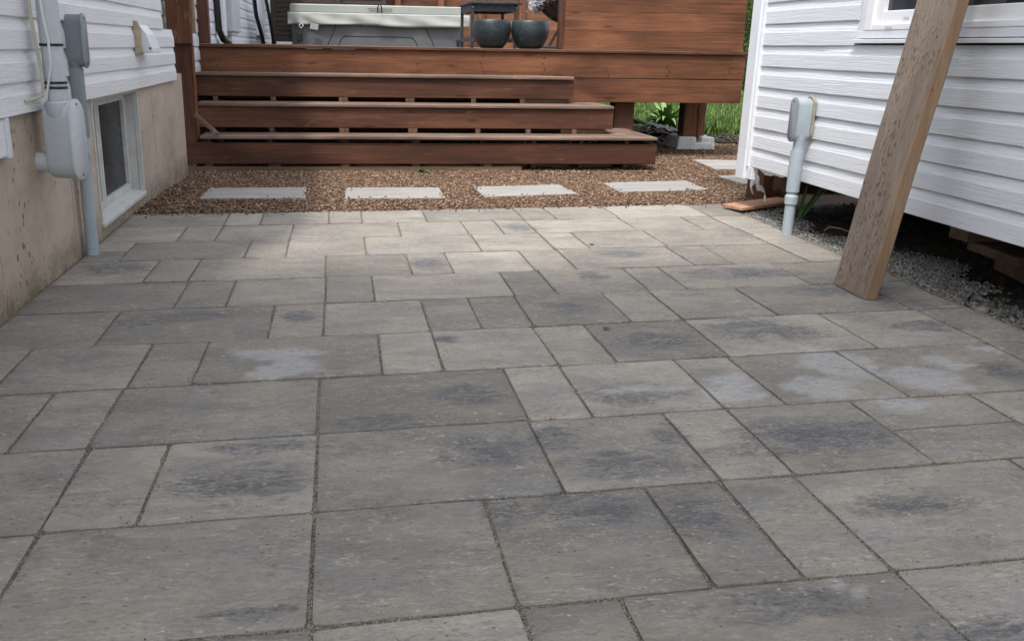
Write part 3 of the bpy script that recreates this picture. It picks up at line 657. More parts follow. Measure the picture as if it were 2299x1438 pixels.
# basement window
bw = MB(); X = -1.085
bw.box(X-.02, X+.006, WY1-.010, WY1+.004, WZ0, WZ1); bw.box(X-.02, X+.006, WY0-.004, WY0+.012, WZ0, WZ1); bw.box(X-.02, X+.006, WY0+.012, WY1-.010, WZ1-.012, WZ1)
bwo = bw.build('window', M['oldframe'], house, bevel=.002)
m = MB(); m.box(X-.16, X-.021, WY1-.022, WY1-.002, WZ0+.0, WZ1-.004); m.box(X-.16, X-.021, WY0+.002, WY0+.022, WZ0, WZ1-.004); m.box(X-.16, X-.021, WY0+.023, WY1-.023, WZ1-.022, WZ1-.002); m.build('jamb', M['oldframe'], bwo)
m = MB(); m.prism([(X+.014, WY0-.01, WZ0-.006), (X+.014, WY0-.01, WZ0+.014), (X-.09, WY0-.01, WZ0+.034), (X-.09, WY0-.01, WZ0-.006)], (0, WY1-WY0+.014, 0)); m.build('sill', M['oldframe'], bwo, bevel=.003)
Xs = X-.072
m = MB()
for (a, b) in ((WY1-.060, WY1-.023), (4.585, 4.615), (4.545, 4.572), (WY0+.024, WY0+.05)): m.box(Xs-.045, Xs+.012, a, b, WZ0+.03, WZ1-.024)
m.box(Xs-.045, Xs+.010, WY0+.05, WY1-.060, WZ0+.03, WZ0+.066); m.box(Xs-.045, Xs+.010, WY0+.05, WY1-.060, WZ1-.055, WZ1-.024)
m.box(Xs-.02, Xs+.004, 4.50, 4.52, WZ0+.066, WZ1-.055); m.box(Xs-.02, Xs+.004, 4.44, 4.45, WZ0+.066, WZ1-.055)
m.build('sash', M['oldframe'], bwo, bevel=.002)
m = MB(); m.box(Xs-.012, Xs-.008, 4.615, WY1-.060, WZ0+.066, WZ1-.055); m.build('pane', M['screen'], bwo)
m = MB(); m.box(Xs-.030, Xs-.026, WY0+.05, 4.545, WZ0+.066, WZ1-.055); m.build('pane', M['oldframe'], bwo)
# siding skirt piece low at the left frame edge
m = MB(); m.box(-1.084, -1.064, 2.6, 3.10, .505, .625); m.build('skirt_panel', M['vinyl_old'], house, bevel=.006)
m = MB(); m.box(-1.084, -1.058, 3.10, 3.13, .50, .626); m.build('skirt_trim', M['trim'], house, bevel=.002)

# vent hood on left siding
vh = empty('vent_hood', (-1.06, 5.3, .80), 'small white vent hood with yellow foam on the left siding above the basement window', 'vent')
m = MB()
prof = [(-1.06, .955), (-1.035, .953), (-1.00, .905), (-.975, .835), (-.972, .812), (-1.06, .812)]
m.prism([(a, 5.17, z) for a, z in prof], (0, .22, 0)); m.build('hood', M['trim'], vh, bevel=.004)
m = MB(); m.prism([(-1.062, 5.135, .975), (-1.040, 5.135, .972), (-1.024, 5.135, .93), (-1.030, 5.135, .87), (-1.022, 5.135, .82), (-1.035, 5.135, .80), (-1.062, 5.135, .80)], (0, .034, 0)); m.build('foam_seal', M['caulk'], vh, bevel=.004)
m = MB(); m.tube([(-.985, 5.166, .835), (-.985, 5.16, .835)], .006, 8); m.build('screw', M['black'], vh)

# ------------------------------------------------------------------ conduit fittings
def stadium(w_, h, n=10):
    r = w_/2; pts = []
    for i in range(n+1): t = math.pi*i/n; pts.append((r*math.cos(t), h/2-r+r*math.sin(t)))
    for i in range(n+1): t = math.pi+math.pi*i/n; pts.append((r*math.cos(t), -h/2+r+r*math.sin(t)))
    return pts
def elbow_body(parent, c, w_, h, depth, dirx, mat, matc, rot=0.0, lid=.010):
    """stadium body, cover looks along dirx*X. c = centre of the wall side face"""
    st = stadium(w_, h); cr, sr = math.cos(rot), math.sin(rot)
    def P(y, z, d): return (c[0]+dirx*d*cr-dirx*sr*y*0+(-sr*y), c[1]+y*cr+sr*d, c[2]+z)
    m = MB(); lv = []
    for d, k in ((0, .94), (depth*.15, 1.0), (depth, 1.0)): lv.append([P(y*k, z*(k*.5+.5), d) for y, z in st])
    n = len(st); vs = [q for L_ in lv for q in L_]; fs = [(i*n+j, i*n+(j+1) % n, (i+1)*n+(j+1) % n, (i+1)*n+j) for i in range(2) for j in range(n)]+[tuple(range(n))[::-1], tuple(range(2*n, 3*n))]
    m.add(vs, fs); m.build('body', mat, parent, smooth=True, bevel=.002)
    m = MB(); st2 = stadium(w_+.010, h+.010); st3 = stadium(w_+.002, h+.002)
    vs = [P(y, z, depth+.0008) for y, z in st2]+[P(y, z, depth+lid*.7) for y, z in st2]+[P(y, z, depth+lid) for y, z in st3]
    fs = [(i*n+j, i*n+(j+1) % n, (i+1)*n+(j+1) % n, (i+1)*n+j) for i in range(2) for j in range(n)]+[tuple(range(n))[::-1], tuple(range(2*n, 3*n))]
    m.add(vs, fs); cov = m.build('cover', matc, parent, smooth=True)
    for s_ in (1, -1):
        m = MB(); a = Vector(P(0, s_*(h/2-.014), depth+lid-.001)); b = Vector(P(0, s_*(h/2-.014), depth+lid+.0015)); m.tube([a, b], .0045, 8); m.build('screw', M['black'], cov)
# near light grey service conduit, left wall
c1 = empty('service_conduit', (-1.0, 3.45, .39), 'thick pale grey service conduit with big elbow fitting, nearest on the left wall', 'conduit')
CX = -.993
m = MB(); m.tube([(CX, 3.45, .642), (CX-.002, 3.45, 1.6), (CX-.002, 3.45, 2.6)], .0365, 28); m.build('pipe', M['pvc_l'], c1, smooth=True)
elbow_body(c1, (-1.036, 3.475, .524), .118, .280, .094, 1, M['pvc_l'], M['pvc_l'], rot=R(-9))
m = MB(); m.lathe((CX, 3.45, .627), [(.037, -.03), (.047, -.012), (.0445, .03), (.038, .034)], 28); m.build('collar', M['pvc_l'], c1, smooth=True)
m = MB(); m.tube([(-1.02, 3.46, .445), (-1.06, 3.46, .445), (-1.09, 3.46, .445)], .036, 24); m.build('wall_hub', M['pvc_l'], c1, smooth=True)
for z in (.853, .725, .708):
    m = MB(); m.lathe((CX-.001, 3.45, z), [(.0368, -.0045), (.0395, -.0045), (.0395, .0045), (.0368, .0045)], 28); m.build('cable_tie', M['black'], c1)
m = MB(); m.tube([(-1.050, 3.418, 1.6), (-1.046, 3.416, 1.1), (-1.041, 3.413, .95), (-1.034, 3.411, .86), (-1.024, 3.411, .76), (-1.026, 3.411, .71), (-1.030, 3.41, .682), (-1.045, 3.37, .672), (-1.058, 3.30, .668)], .006, 8)
cb = m.build('cream_cable', M['cable_c'], None, smooth=True); reloc(cb, (-1.04, 3.41, .67)); tag(cb, 'thin cream cable running down the left edge of the thick pale conduit', 'cable')
m = MB(); m.tube([(-1.014, 3.411, 1.6), (-1.006, 3.410, 1.05), (-1.000, 3.409, .95), (-.991, 3.408, .87), (-.990, 3.408, .79), (-1.004, 3.409, .73), (-1.017, 3.411, .68), (-1.021, 3.411, .662)], .0046, 8)
cb = m.build('white_cable', M['cable_w'], None, smooth=True); reloc(cb, (-1.0, 3.41, .67)); tag(cb, 'thin white cable curving down the front of the thick pale conduit', 'cable')
# second, darker conduit
c2 = empty('grey_conduit', (-1.035, 3.9, 0), 'slimmer dark grey conduit running from a siding fitting down to the paving, left wall', 'conduit')
elbow_body(c2, (-1.068, 3.905, 0.868), .074, .200, .066, 1, M['pvc_d'], M['pvc_d'])
m = MB(); m.lathe((-1.040, 3.9, 0), [(.0215, .76), (.030, .795), (.030, .80)], 24); m.build('collar', M['pvc_d'], c2, smooth=True)
m = MB(); m.tube([(-1.042, 3.9, .765), (-1.042, 3.9, .49)], .0310, 24); m.build('sleeve', M['pvc_d'], c2, smooth=True)
m = MB(); m.tube([(-1.042, 3.9, .489), (-1.045, 3.9, .2), (-1.047, 3.9, -.04)], .0250, 24); m.build('pipe', M['pvc_m'], c2, smooth=True)
m = MB(); m.box(-1.075, -1.012, 3.874, 3.90, .40, .43); m.build('strap', M['pvc_m'], c2, bevel=.003)
# right wall conduit
c3 = empty('conduit_riser', (2.21, 4.18, 0), 'blue grey conduit riser with oval covered fitting on the right building wall', 'conduit')
elbow_body(c3, (2.250, 4.182, .560), .062, .200, .074, -1, M['pvc_m'], M['pvc_d'])
m = MB(); m.prism([(2.262, y*1.25+4.19, z*1.05+.565) for y, z in stadium(.066, .20)], (-.012, 0, 0)); m.build('caulk_bead', M['sealant'], c3)
m = MB(); m.lathe((2.214, 4.18, 0), [(.0255, .43), (.0265, .455), (.031, .475), (.031, .49)], 24); m.build('collar', M['pvc_m'], c3, smooth=True)
m = MB(); m.tube([(2.214, 4.18, .46), (2.214, 4.18, .40)], .0255, 24); m.build('pipe_neck', M['pvc_m'], c3, smooth=True)
m = MB(); m.lathe((2.213, 4.18, 0), [(.024, .412), (.0315, .412), (.0315, .214), (.026, .213)], 28); m.build('sleeve', M['pvc_m'], c3, smooth=True)
m = MB(); m.lathe((2.212, 4.18, 0), [(.0245, .24), (.0245, .205), (.028, .196), (.0315, .192), (.0315, .155), (.027, .152)], 28); m.build('coupling', M['pvc_m'], c3, smooth=True)
m = MB(); m.tube([(2.212, 4.18, .17), (2.211, 4.18, -.04)], .0255, 24); m.build('pipe', M['pvc_m'], c3, smooth=True)

# ------------------------------------------------------------------ right building
ob = empty('raised_outbuilding', (3.5, 2.2, .2), 'raised white vinyl sided outbuilding along the right with a window', 'building')
WA, WB, WC, WD = 1.75, 3.885, .912, 2.1
def rside(y0, y1, z0i, n, name='siding_wall'): return siding(name, 2.282, -1, y0, y1, .257+.1073*z0i, .1073, n, M['vinyl'], ob)
rside(-1.5, 4.80, 0, 6)
rside(3.90, 4.80, 6, 16); rside(-1.5, 1.74, 6, 16)
rside(1.74, 3.90, 18, 4)
m = MB(); m.box(2.284, 2.40, -1.5, 4.9, .27, .905); m.box(2.284, 2.40, WB, 4.9, .905, 2.75); m.box(2.284, 2.40, -1.5, WA, .905, 2.75); m.box(2.284, 2.40, WA, WB, WD, 2.75)
m.box(2.284, 6.0, 4.85, 4.9, .27, 2.75); m.box(5.95, 6.0, -1.5, 4.85, .27, 2.75); m.box(2.284, 6.0, -1.5, -1.45, .27, 2.75); m.box(2.40, 5.95, -1.45, 4.85, .27, .30); m.box(2.40, 5.95, -1.45, 4.85, 2.70, 2.75); m.build('wall_core', M['trim'], ob)
m = MB()
for j, (z) in enumerate([.257+.1073*i for i in range(22)]): m.box(2.33, 6.0, 4.905, 4.917+.002, z, z+.098)
m.build('end_siding', M['vinyl'], ob, bevel=.003)
m = MB(); m.box(2.245, 2.30, 4.818, 4.920, .186, 2.7); m.build('corner_post', M['trim'], ob, bevel=.003)
m = MB(); m.box(2.262, 2.30, 4.752, 4.8175, .190, .2560); m.build('corner_filler', M['trim'], ob, bevel=.002)
m = MB(); m.box(2.256, 2.2815, 4.798, 4.8175, .257, 2.7); m.build('corner_channel', M['trim'], ob, bevel=.002)
# ragged house-wrap hanging under the siding
m = MB(); top = []; bot = []
for i in range(30):
    y = 4.74-.62*i/29; top.append((2.298, y, .262)); bot.append((2.298, y, .262-(.030*math.exp(-((i-5)/4.5)**2)+.016*math.exp(-((i-12)/2.5)**2)+random.uniform(0, .004))))
m.grid([top, bot]); o = m.build('torn_wrap', M['flash'], ob, fixn=False); sol = o.modifiers.new('t', 'SOLIDIFY'); sol.thickness = .002
m = MB(); m.add([(2.0, -1.8, 2.76), (2.0, 5.2, 2.76), (6.3, 5.2, 2.76), (6.3, -1.8, 2.76), (2.0, -1.8, 2.9), (2.0, 5.2, 2.9), (4.2, 5.2, 3.7), (4.2, -1.8, 3.7), (6.3, 5.2, 2.9), (6.3, -1.8, 2.9)],
    [(0, 1, 2, 3), (0, 1, 5, 4), (4, 5, 6, 7), (7, 6, 8, 9), (1, 2, 8, 6, 5), (0, 4, 7, 9, 3), (2, 3, 9, 8)]); m.build('roof', M['darkside'], ob)
# window
m = MB(); d0 = 2.258
m.box(d0+.010, 2.285, WA-.02, WB, WC+.020, WC+.052); m.box(d0+.014, 2.285, WB-.045, WB, WC+.052, WD); m.box(d0+.014, 2.285, WA, WA+.045, WC+.052, WD); m.box(d0+.014, 2.285, WA+.045, WB-.045, WD-.05, WD)
win = m.build('window', M['trim'], ob, bevel=.003)
m = MB(); m.box(d0-.004, 2.285, WA-.02, WB+.014, WC, WC+.0165); m.build('sill', M['trim'], win, bevel=.002)
m = MB(); a, b, c, d = WA+.045, WB-.045, WC+.052, WD-.05
m.box(2.266, 2.34, b-.055, b, c, d); m.box(2.266, 2.34, a, a+.055, c, d); m.box(2.266, 2.34, a+.055, b-.055, c, c+.026); m.box(2.266, 2.34, a+.055, b-.055, d-.05, d)
mid = 3.31; m.box(2.270, 2.34, mid-.03, mid+.03, c+.026, d-.05); m.build('outer_frame', M['vframe'], win, bevel=.004)
m = MB()
for (p0, p1, xx) in ((mid+.03, b-.055, 2.282), (a+.055, mid-.03, 2.279)):
    zb = c+.026; zt = d-.05; t = .052
    m.box(xx, 2.33, p0, p0+.05, zb, zt); m.box(xx, 2.33, p1-.05, p1, zb, zt); m.box(xx, 2.33, p0+.05, p1-.05, zb, zb+t); m.box(xx, 2.33, p0+.05, p1-.05, zt-.05, zt)
m.build('sash', M['vframe'], win, bevel=.003)
m = MB(); m.box(2.300, 2.306, mid+.04, b-.06, c+.03, d-.06); m.build('pane', M['glass'], win)
m = MB(); m.box(2.300, 2.306, a+.06, mid-.04, c+.03, d-.06); m.build('pane', M['glass'], win)
m = MB(); m.box(2.2805, 2.2818, 3.55, 3.585, c+.040, c+.050); m.build('drain_slot', M['oldframe'], win)
m = MB(); m.box(2.2645, 2.2658, 3.63, 3.68, c+.004, c+.014); m.build('drain_slot', M['oldframe'], win)
# brown timber support and torn flashing under the corner
m = MB(); m.box(2.52, 2.72, 5.12, 5.34, -.03, .262); m.build('corner_support', M['redz'], ob, bevel=.004)
m = MB(); m.box(2.52, 5.9, 4.82, 5.0, .10, .262); m.build('floor_beam', M['red'], ob, bevel=.004)
for yb in (3.40, 1.20):
    m = MB(); m.box(2.60, 5.8, yb, yb+.12, .12, .262); m.build('floor_beam', M['base'], ob, bevel=.004)
fl = empty('torn_flashing', (2.50, 4.95, .1), 'curled torn white flashing strips hanging below the white corner post', 'flashing')
for (oy, oz, k) in ((0, .02, 1), (-.085, -.012, -.8)):
    path = [(2.395+.03*k*math.sin(t*2.2), 5.00+oy-.02*t, .175+oz-.035*t-.012*math.sin(t*3)) for t in np.linspace(0, 2.6, 14)]
    m = MB(); m.grid([[(x, y+.012*s_, z+.016*s_) for (x, y, z) in path] for s_ in (-1, -.3, .3, 1)]); o = m.build('strip', M['flash'], fl, smooth=True, fixn=False); sol = o.modifiers.new('t', 'SOLIDIFY'); sol.thickness = .002
# blocks of wood under building
m = MB(); m.obox((2.66, 3.0, .0), (.55, .08, 0), (.10, .42, 0), (0, 0, .075)); o = m.build('timber_block', M['base'], None, bevel=.004); reloc(o, (2.9, 3.2, 0)); tag(o, 'dark timber block lying on the soil in the shade under the right building', 'timber block')
m = MB(); m.obox((2.62, 3.12, .078), (.50, .05, 0), (.03, .34, 0), (0, 0, .04)); o = m.build('timber_offcut', M['base'], None, bevel=.004); reloc(o, (2.85, 3.3, .08)); tag(o, 'lighter timber offcut stacked on the dark block under the right building', 'timber offcut')
m = MB(); m.obox((2.19, 4.93, .010), (.06, -.14, .0), (.42, .17, .012), (0, 0, .017)); o = m.build('loose_board', M['plank'], None, bevel=.002); reloc(o, (2.2, 4.9, .01)); tag(o, 'short orange board lying at the paving corner below the white corner post', 'board')

# leaning timber
B0 = Vector((1.911, 2.981, 0)); ax = Vector((.16335, .01044, .98651)).normalized(); wv = Vector((-.0501, -.99857, .01886)).normalized(); ee = Vector((.98529, -.0525, -.1626)).normalized()
pt = empty('leaning_timber', (1.93, 3.1, 0), 'weathered gouged wooden timber leaning from the paving against the right building', 'timber')
m = MB(); Ln = 2.05
# rounded-corner cross section, slightly wavy along its length
def tsec(s_):
    o = B0+ax*s_; W_, T_ = .2457, .0507; r = .006
    wob = .0012*math.sin(s_*9); pts = []
    for (u, v) in ((-W_+r, 0), (-r, 0), (0, r), (0, T_-r), (-r, T_), (-W_+r, T_), (-W_, T_-r), (-W_, r)):
        pts.append(o+wv*(u+wob)+ee*(v+wob*.6))
    return pts
secs = [tsec(s_) for s_ in np.linspace(.004, Ln, 40)]
# bottom cut parallel to the ground
secs[0] = [q-ax*(q.z-.003)/ax.z for q in secs[0]]
vs = [q for s_ in secs for q in s_]; fs = []; mi = []
for i in range(39):
    for j in range(8): fs.append((i*8+j, i*8+(j+1) % 8, (i+1)*8+(j+1) % 8, (i+1)*8+j)); mi.append(0 if j in (0, 7, 5, 6) or j == 4 else 1)
fs += [tuple(range(8))[::-1], tuple(range(39*8, 40*8))]; mi += [1, 1]
m.v = [tuple(q) for q in vs]; m.f = fs; m.mi = mi; m.build('beam', [M['timber'], M['timber_e']], pt, smooth=True)

# ------------------------------------------------------------------ steps
YF, T = 6.96, .28
st = empty('wooden_steps', (.7, 7.3, -.05), 'wide reddish brown stained wooden steps rising to the deck', 'steps')
ZT = (.210, .430, .647); XRt = (2.497, 2.212, 1.942); XLt = (-1.017, -1.075, -1.10)
ZB = ((.0, .157), (.246, .402), (.465, .619))
for k in range(3):
    y0 = YF+k*T-.022; xr = XRt[k]; yend = 7.795 if k < 3 else 0
    for j in range(2):
        a = y0+j*.148; b = a+.142; xa = xr-j*.148; xb = xa-.142
        m = MB(); m.prism([(XLt[k], a, ZT[k]-.025), (xa, a, ZT[k]-.025), (xb, b, ZT[k]-.025), (XLt[k], b, ZT[k]-.025)], (0, 0, .025)); m.build('tread_board', M['tread'], st, bevel=.006, seg=3)
        if k < 2 and yend-b > .02:
            m = MB(); m.prism([(xa, a+.003, ZT[k]-.025), (xa, yend, ZT[k]-.025), (xb, yend, ZT[k]-.025), (xb, b+.003, ZT[k]-.025)], (0, 0, .025)); m.build('side_board', M['tready'], st, bevel=.006, seg=3)
    xl = -1.145 if k == 0 else -1.115
    m = MB(); m.box(xl, xr+.004, YF+k*T, YF+k*T+.036, ZB[k][0], ZB[k][1]); m.build('riser_board', M['red'], st, bevel=.004)
    if k < 3:
        m = MB(); m.box(xr-.034, xr+.002, YF+k*T+.037, 7.79, ZB[k][0], ZB[k][1]); m.build('side_riser', M['red'], st, bevel=.003)
    # end block seen in the gap under the upper boxes
    if k: 
        m = MB(); m.box(xr-.42, xr-.05, YF+k*T+.03, YF+k*T+.06, ZT[k-1]+.001, ZB[k][0]+.02); m.build('spacer_block', M['base'], st)
for xs_ in (-.98, -.53, .01, .045, .55, .585, 1.09, 1.50, 1.88, 2.25):
    m = MB(); y = YF+.038; P_ = [(xs_, y, -.03), (xs_, y, ZT[0]-.027)]
    nk = 3 if xs_ < 1.85 else (2 if xs_ < 2.1 else 1)
    for k in range(1, nk): P_ += [(xs_, y+T*k, ZT[k-1]-.027), (xs_, y+T*k, ZT[k]-.027)]
    P_ += [(xs_, 7.79, ZT[nk-1]-.027), (xs_, 7.79, ZT[nk-1]-.22), (xs_, YF+.3, -.03)]
    m.prism(P_, (.034, 0, 0)); m.build('stringer', M['frame'], st)
    for k in range(1, nk): m = MB(); m.box(xs_-.002, xs_+.036, YF+k*T+.002, YF+k*T+.0375, ZT[k-1]+.0005, ZB[k][0]-.001); m.build('riser_cleat', M['frame'], st)
m = MB(); m.box(-1.14, 1.42, YF+.012, YF+.05, -.060, -.022); m.build('base_board', M['base'], st, bevel=.003)
for x in (-1.14, -1.0, -.50, .02, .56, 1.12): m = MB(); m.box(x, x+.06, YF+.014, YF+.05, -.0215, -.0005); m.build('shim_block', M['base'], st)
m = MB(); m.obox((-1.056, 6.925, .352), (.162, 0, -.142), (.016, 0, .019), (0, .05, 0)); m.build('diagonal_trim', M['tread'], st, bevel=.002)

# ------------------------------------------------------------------ deck
dk = empty('wooden_deck', (1.2, 10, 0), 'raised reddish brown timber deck behind the steps, open underneath at its right end', 'deck')
m = MB(); m.box(-1.112, 3.543, 7.80, 7.838, .631, .834); m.build('fascia_board', M['redl'], dk, bevel=.003)
m = MB(); m.box(-1.112, 3.538, 7.803, 7.838, .429, .6265); m.build('fascia_board', M['redl'], dk, bevel=.003)
m = MB(); m.box(-1.112, 3.57, 7.778, 7.918, .836, .861); m.build('edge_board', M['red'], dk, bevel=.005, seg=3)
m = MB()
for i in range(57):
    a = 7.922+i*.145; m.box(-1.11, 3.565, a, a+.140, .8365, .8605)
m.build('decking', M['tread'], dk, bevel=.003)
m = MB(); m.box(3.505, 3.542, 7.839, 16.2, .43, .834); m.build('side_fascia', M['redl'], dk)
for i in range(11): m = MB(); m.box(-1.0+i*.44, -.962+i*.44, 7.84, 16.2, .60, .834); m.build('joist', M['frame'], dk)
m = MB(); m.box(2.425, 2.605, 7.90, 8.06, -.07, .60); m.build('support_post', M['redz'], dk, bevel=.006)
m = MB(); m.box(-1.1, 2.30, 9.2, 9.24, -.1, .6); m.build('inner_skirt', M['frame'], dk)
# right post on its concrete block: split face and notch tongue
m = MB(); m.box(3.345, 3.478, 8.60, 8.76, .070, .60); m.box(3.486, 3.560, 8.603, 8.76, .070, .60); m.box(3.4785, 3.4855, 8.612, 8.75, -.03, .60); m.box(3.41, 3.52, 8.615, 8.74, .02, .075)
m.build('support_post', M['redlz'], dk, bevel=.008)
fb = MB()
def frust(x0, x1, y0, y1, z0, z1, k):
    fb.add([(x0, y0, z0), (x1, y0, z0), (x1, y1, z0), (x0, y1, z0), (x0+k, y0+k, z1), (x1-k*.4, y0+k, z1), (x1-k*.4, y1-k, z1), (x0+k, y1-k, z1)],
           [(0, 3, 2, 1), (4, 5, 6, 7), (0, 1, 5, 4), (1, 2, 6, 5), (2, 3, 7, 6), (3, 0, 4, 7)])
frust(3.262, 3.468, 8.52, 8.68, -.09, .066, .018); frust(3.500, 3.655, 8.53, 8.68, -.09, .062, .014); frust(3.27, 3.468, 8.72, 8.88, -.09, .066, .018); frust(3.500, 3.655, 8.72, 8.88, -.09, .066, .014); fb.box(3.28, 3.64, 8.53, 8.87, -.09, .012)
o = fb.build('deck_block', M['block'], None, bevel=.012, seg=3); reloc(o, (3.45, 8.7, -.06)); tag(o, 'grooved pale concrete footing block under the right deck post, set in gravel', 'footing block')
# posts by the left side
lp = empty('stair_post', (-1.1, 7.0, .15), 'tall reddish brown post at the left end of the steps beside the house wall', 'post')
m = MB(); m.box(-1.172, -1.050, 6.998, 7.10, .156, .95); m.box(-1.140, -1.044, 7.0, 7.10, .9501, 2.6); m.build('post', M['redz'], lp, bevel=.005)
m = MB(); m.box(-1.200, -1.030, 6.935, 6.995, .858, 2.6); m.build('face_board', M['redlz'], lp, bevel=.004)
m = MB(); m.box(-1.048, -1.036, 6.99, 7.06, .18, .856); m.build('edge_strip', M['redlz'], lp, bevel=.003)
m = MB(); m.box(-1.034, -1.012, 7.02, 7.05, .93, 2.6); m.build('lattice_strip', M['timber_e'], lp, bevel=.003)
m = MB(); m.box(-1.118, -1.018, 7.79, 7.88, .862, 2.7); o = m.build('deck_post', M['redz'], None, bevel=.005); reloc(o, (-1.07, 7.83, .86)); tag(o, 'dark reddish square post standing on the deck edge at its left end', 'post')
# privacy screen
ps = empty('privacy_screen', (2.7, 7.85, .86), 'solid privacy screen of wide orange brown horizontal boards on the deck edge', 'screen')
for i in range(8):
    z = .8635+i*.1545; m = MB(); m.box(1.918, 3.522, 7.832-.0008*(i % 2), 7.858, z, z+.1530); m.build('board', M['redl'], ps, bevel=.0025)
m = MB(); m.box(1.876, 1.9165, 7.828, 7.92, .862, 2.12); m.build('end_post', M['redz'], ps, bevel=.004)
m = MB(); m.box(3.40, 3.49, 7.859, 7.95, .862, 2.1); m.build('end_post', M['redz'], ps, bevel=.004)

# nail heads / dark screw dots on boards
m = MB()
for x in (-.95, -.42, .14, .68, 1.22, 1.75, 2.3, 2.85, 3.4):
    for z in (.66, .70, .735, .79, .815):
        if random.random() < .7: xx = x+random.uniform(-.02, .02); zz = z+random.uniform(-.01, .01); m = MB(); m.tube([(xx, 7.7995, zz), (xx, 7.797, zz)], .0068, 6); m.build('nail_head', M['black'], dk)
for k in range(3):
    for x in (-.95, -.3, .6, 1.3, 1.8):
        xx = x+random.uniform(-.05, .05); zz = random.uniform(ZB[k][0]+.02, ZB[k][1]-.02); m = MB(); m.tube([(xx, YF+k*T-.0002, zz), (xx, YF+k*T-.002, zz)], .004, 6); m.build('nail_head', M['black'], st)

# ------------------------------------------------------------------ things on the deck
def pot(cx, cy, lab, s=1.0):
    z0 = .8615; prof = [(.0, .0), (.085, .0), (.10, .006), (.128, .035), (.155, .085), (.167, .135), (.168, .165), (.163, .205), (.157, .232), (.154, .236), (.149, .233), (.150, .215), (.155, .165), (.14, .10), (.0, .05)]
    m = MB(); m.lathe((cx, cy, z0), [(r*s, z*s) for r, z in prof], 56); o = m.build('bowl_planter', M['potm'], None, smooth=True); reloc(o, (cx, cy, z0))
    tag(o, lab, 'planter', 'two charcoal bowl planters on the deck edge'); return o
pot(1.347, 8.15, 'round charcoal bowl planter with pale streaks, left one, beside the black table leg')
pot(1.690, 8.16, 'clean round charcoal bowl planter, right one, next to the privacy screen', 1.0)
# side table
tb = empty('side_table', (1.45, 8.85, .86), 'small black slatted side table behind the bowl planters', 'table')
tx0, tx1, ty0, ty1, tz = 1.215, 1.655, 8.5, 9.25, 1.262
for (x, y) in ((tx0, ty0), (tx1-.04, ty0), (tx0, ty1-.04), (tx1-.04, ty1-.04)):
    m = MB(); m.box(x, x+.026, y, y+.04, .8615, tz-.022); m.build('leg', M['tabm'], tb, bevel=.003)
m = MB()
for i in range(5):
    w_ = (tx1+.03-tx0+.02)/5; a = tx0-.02+i*w_; m.box(a, a+w_-.008, ty0-.025, ty1+.02, tz-.020, tz)
m.build('slat_top', M['tabm'], tb, bevel=.003)
m = MB(); m.box(tx0+.027, tx1-.041, ty0+.004, ty0+.024, tz-.082, tz-.022); m.build('apron', M['tabm'], tb)
m = MB(); m.box(tx0+.003, tx0+.023, ty0+.041, ty1-.041, tz-.082, tz-.022); m.build('apron', M['tabm'], tb)
m = MB(); m.box(tx1-.037, tx1-.017, ty0+.041, ty1-.041, tz-.082, tz-.022); m.build('apron', M['tabm'], tb)
m = MB(); m.box(tx0+.027, tx1-.041, ty1-.024, ty1-.004, tz-.082, tz-.022); m.build('apron', M['tabm'], tb)
m = MB(); m.box(tx0+.003, tx0+.023, ty0+.041, ty1-.041, .915, .95); m.build('lower_rail', M['tabm'], tb)
m = MB(); m.box(tx0+.027, tx1-.041, ty0+.30, ty0+.33, .915, .935); m.build('lower_rail', M['tabm'], tb)
m = MB(); m.box(tx1-.037, tx1-.017, ty0+.041, ty1-.041, .915, .95); m.build('lower_rail', M['tabm'], tb)
for x, z in ((tx0+.013, 1.215), (tx1-.027, 1.215), (tx0+.013, .93)): m = MB(); m.tube([(x, ty0-.0003, z), (x, ty0-.004, z)], .005, 8); m.build('bolt', M['metal'], tb)
# hot tub
ht = empty('hot_tub', (.55, 13, .86), 'grey hot tub with pale vinyl cover standing on the deck', 'hot tub')
def rrect(x0, x1, y0, y1, r, n=6):
    P_ = []
    for cx, cy, a in ((x1-r, y0+r, -90), (x1-r, y1-r, 0), (x0+r, y1-r, 90), (x0+r, y0+r, 180)):
        for i in range(n+1): t = R(a+90*i/n); P_.append((cx+r*math.cos(t), cy+r*math.sin(t)))
    return P_
m = MB(); m.prism([(x, y, .861) for x, y in rrect(-.555, 1.60, 12.02, 14.2, .14)], (0, 0, .25)); m.build('cabinet', M['tubm'], ht, smooth=True)
def seam(pts, name='panel_seam'):
    m = MB(); m.tube([(x, 12.0195, z) for x, z in pts], .0055, 6); m.build(name, M['black'], ht)
seam([(.0, 1.11), (-.05, .99), (-.115, .865)]); seam([(1.12, 1.11), (1.19, .98), (1.245, .865)])
seam([(.03, .865), (.055, .93), (.085, .965), (.13, .975), (.5, .975), (.88, .972), (.96, .965), (1.0, .93), (1.03, .865)])
m = MB(); m.box(-.50, -.42, 12.010, 12.03, .90, 1.0); m.build('grip_recess', M['black'], ht, bevel=.015)
m = MB(); m.box(1.50, 1.585, 12.04, 12.10, .87, .96); m.build('grip_recess', M['black'], ht, bevel=.015)
m = MB(); m.prism([(x, y, 1.245) for x, y in rrect(-.575, 1.64, 11.99, 14.2, .10)], (0, 0, .105)); cv = m.build('cover', M['cover'], ht, smooth=True, bevel=.012)
P_ = []
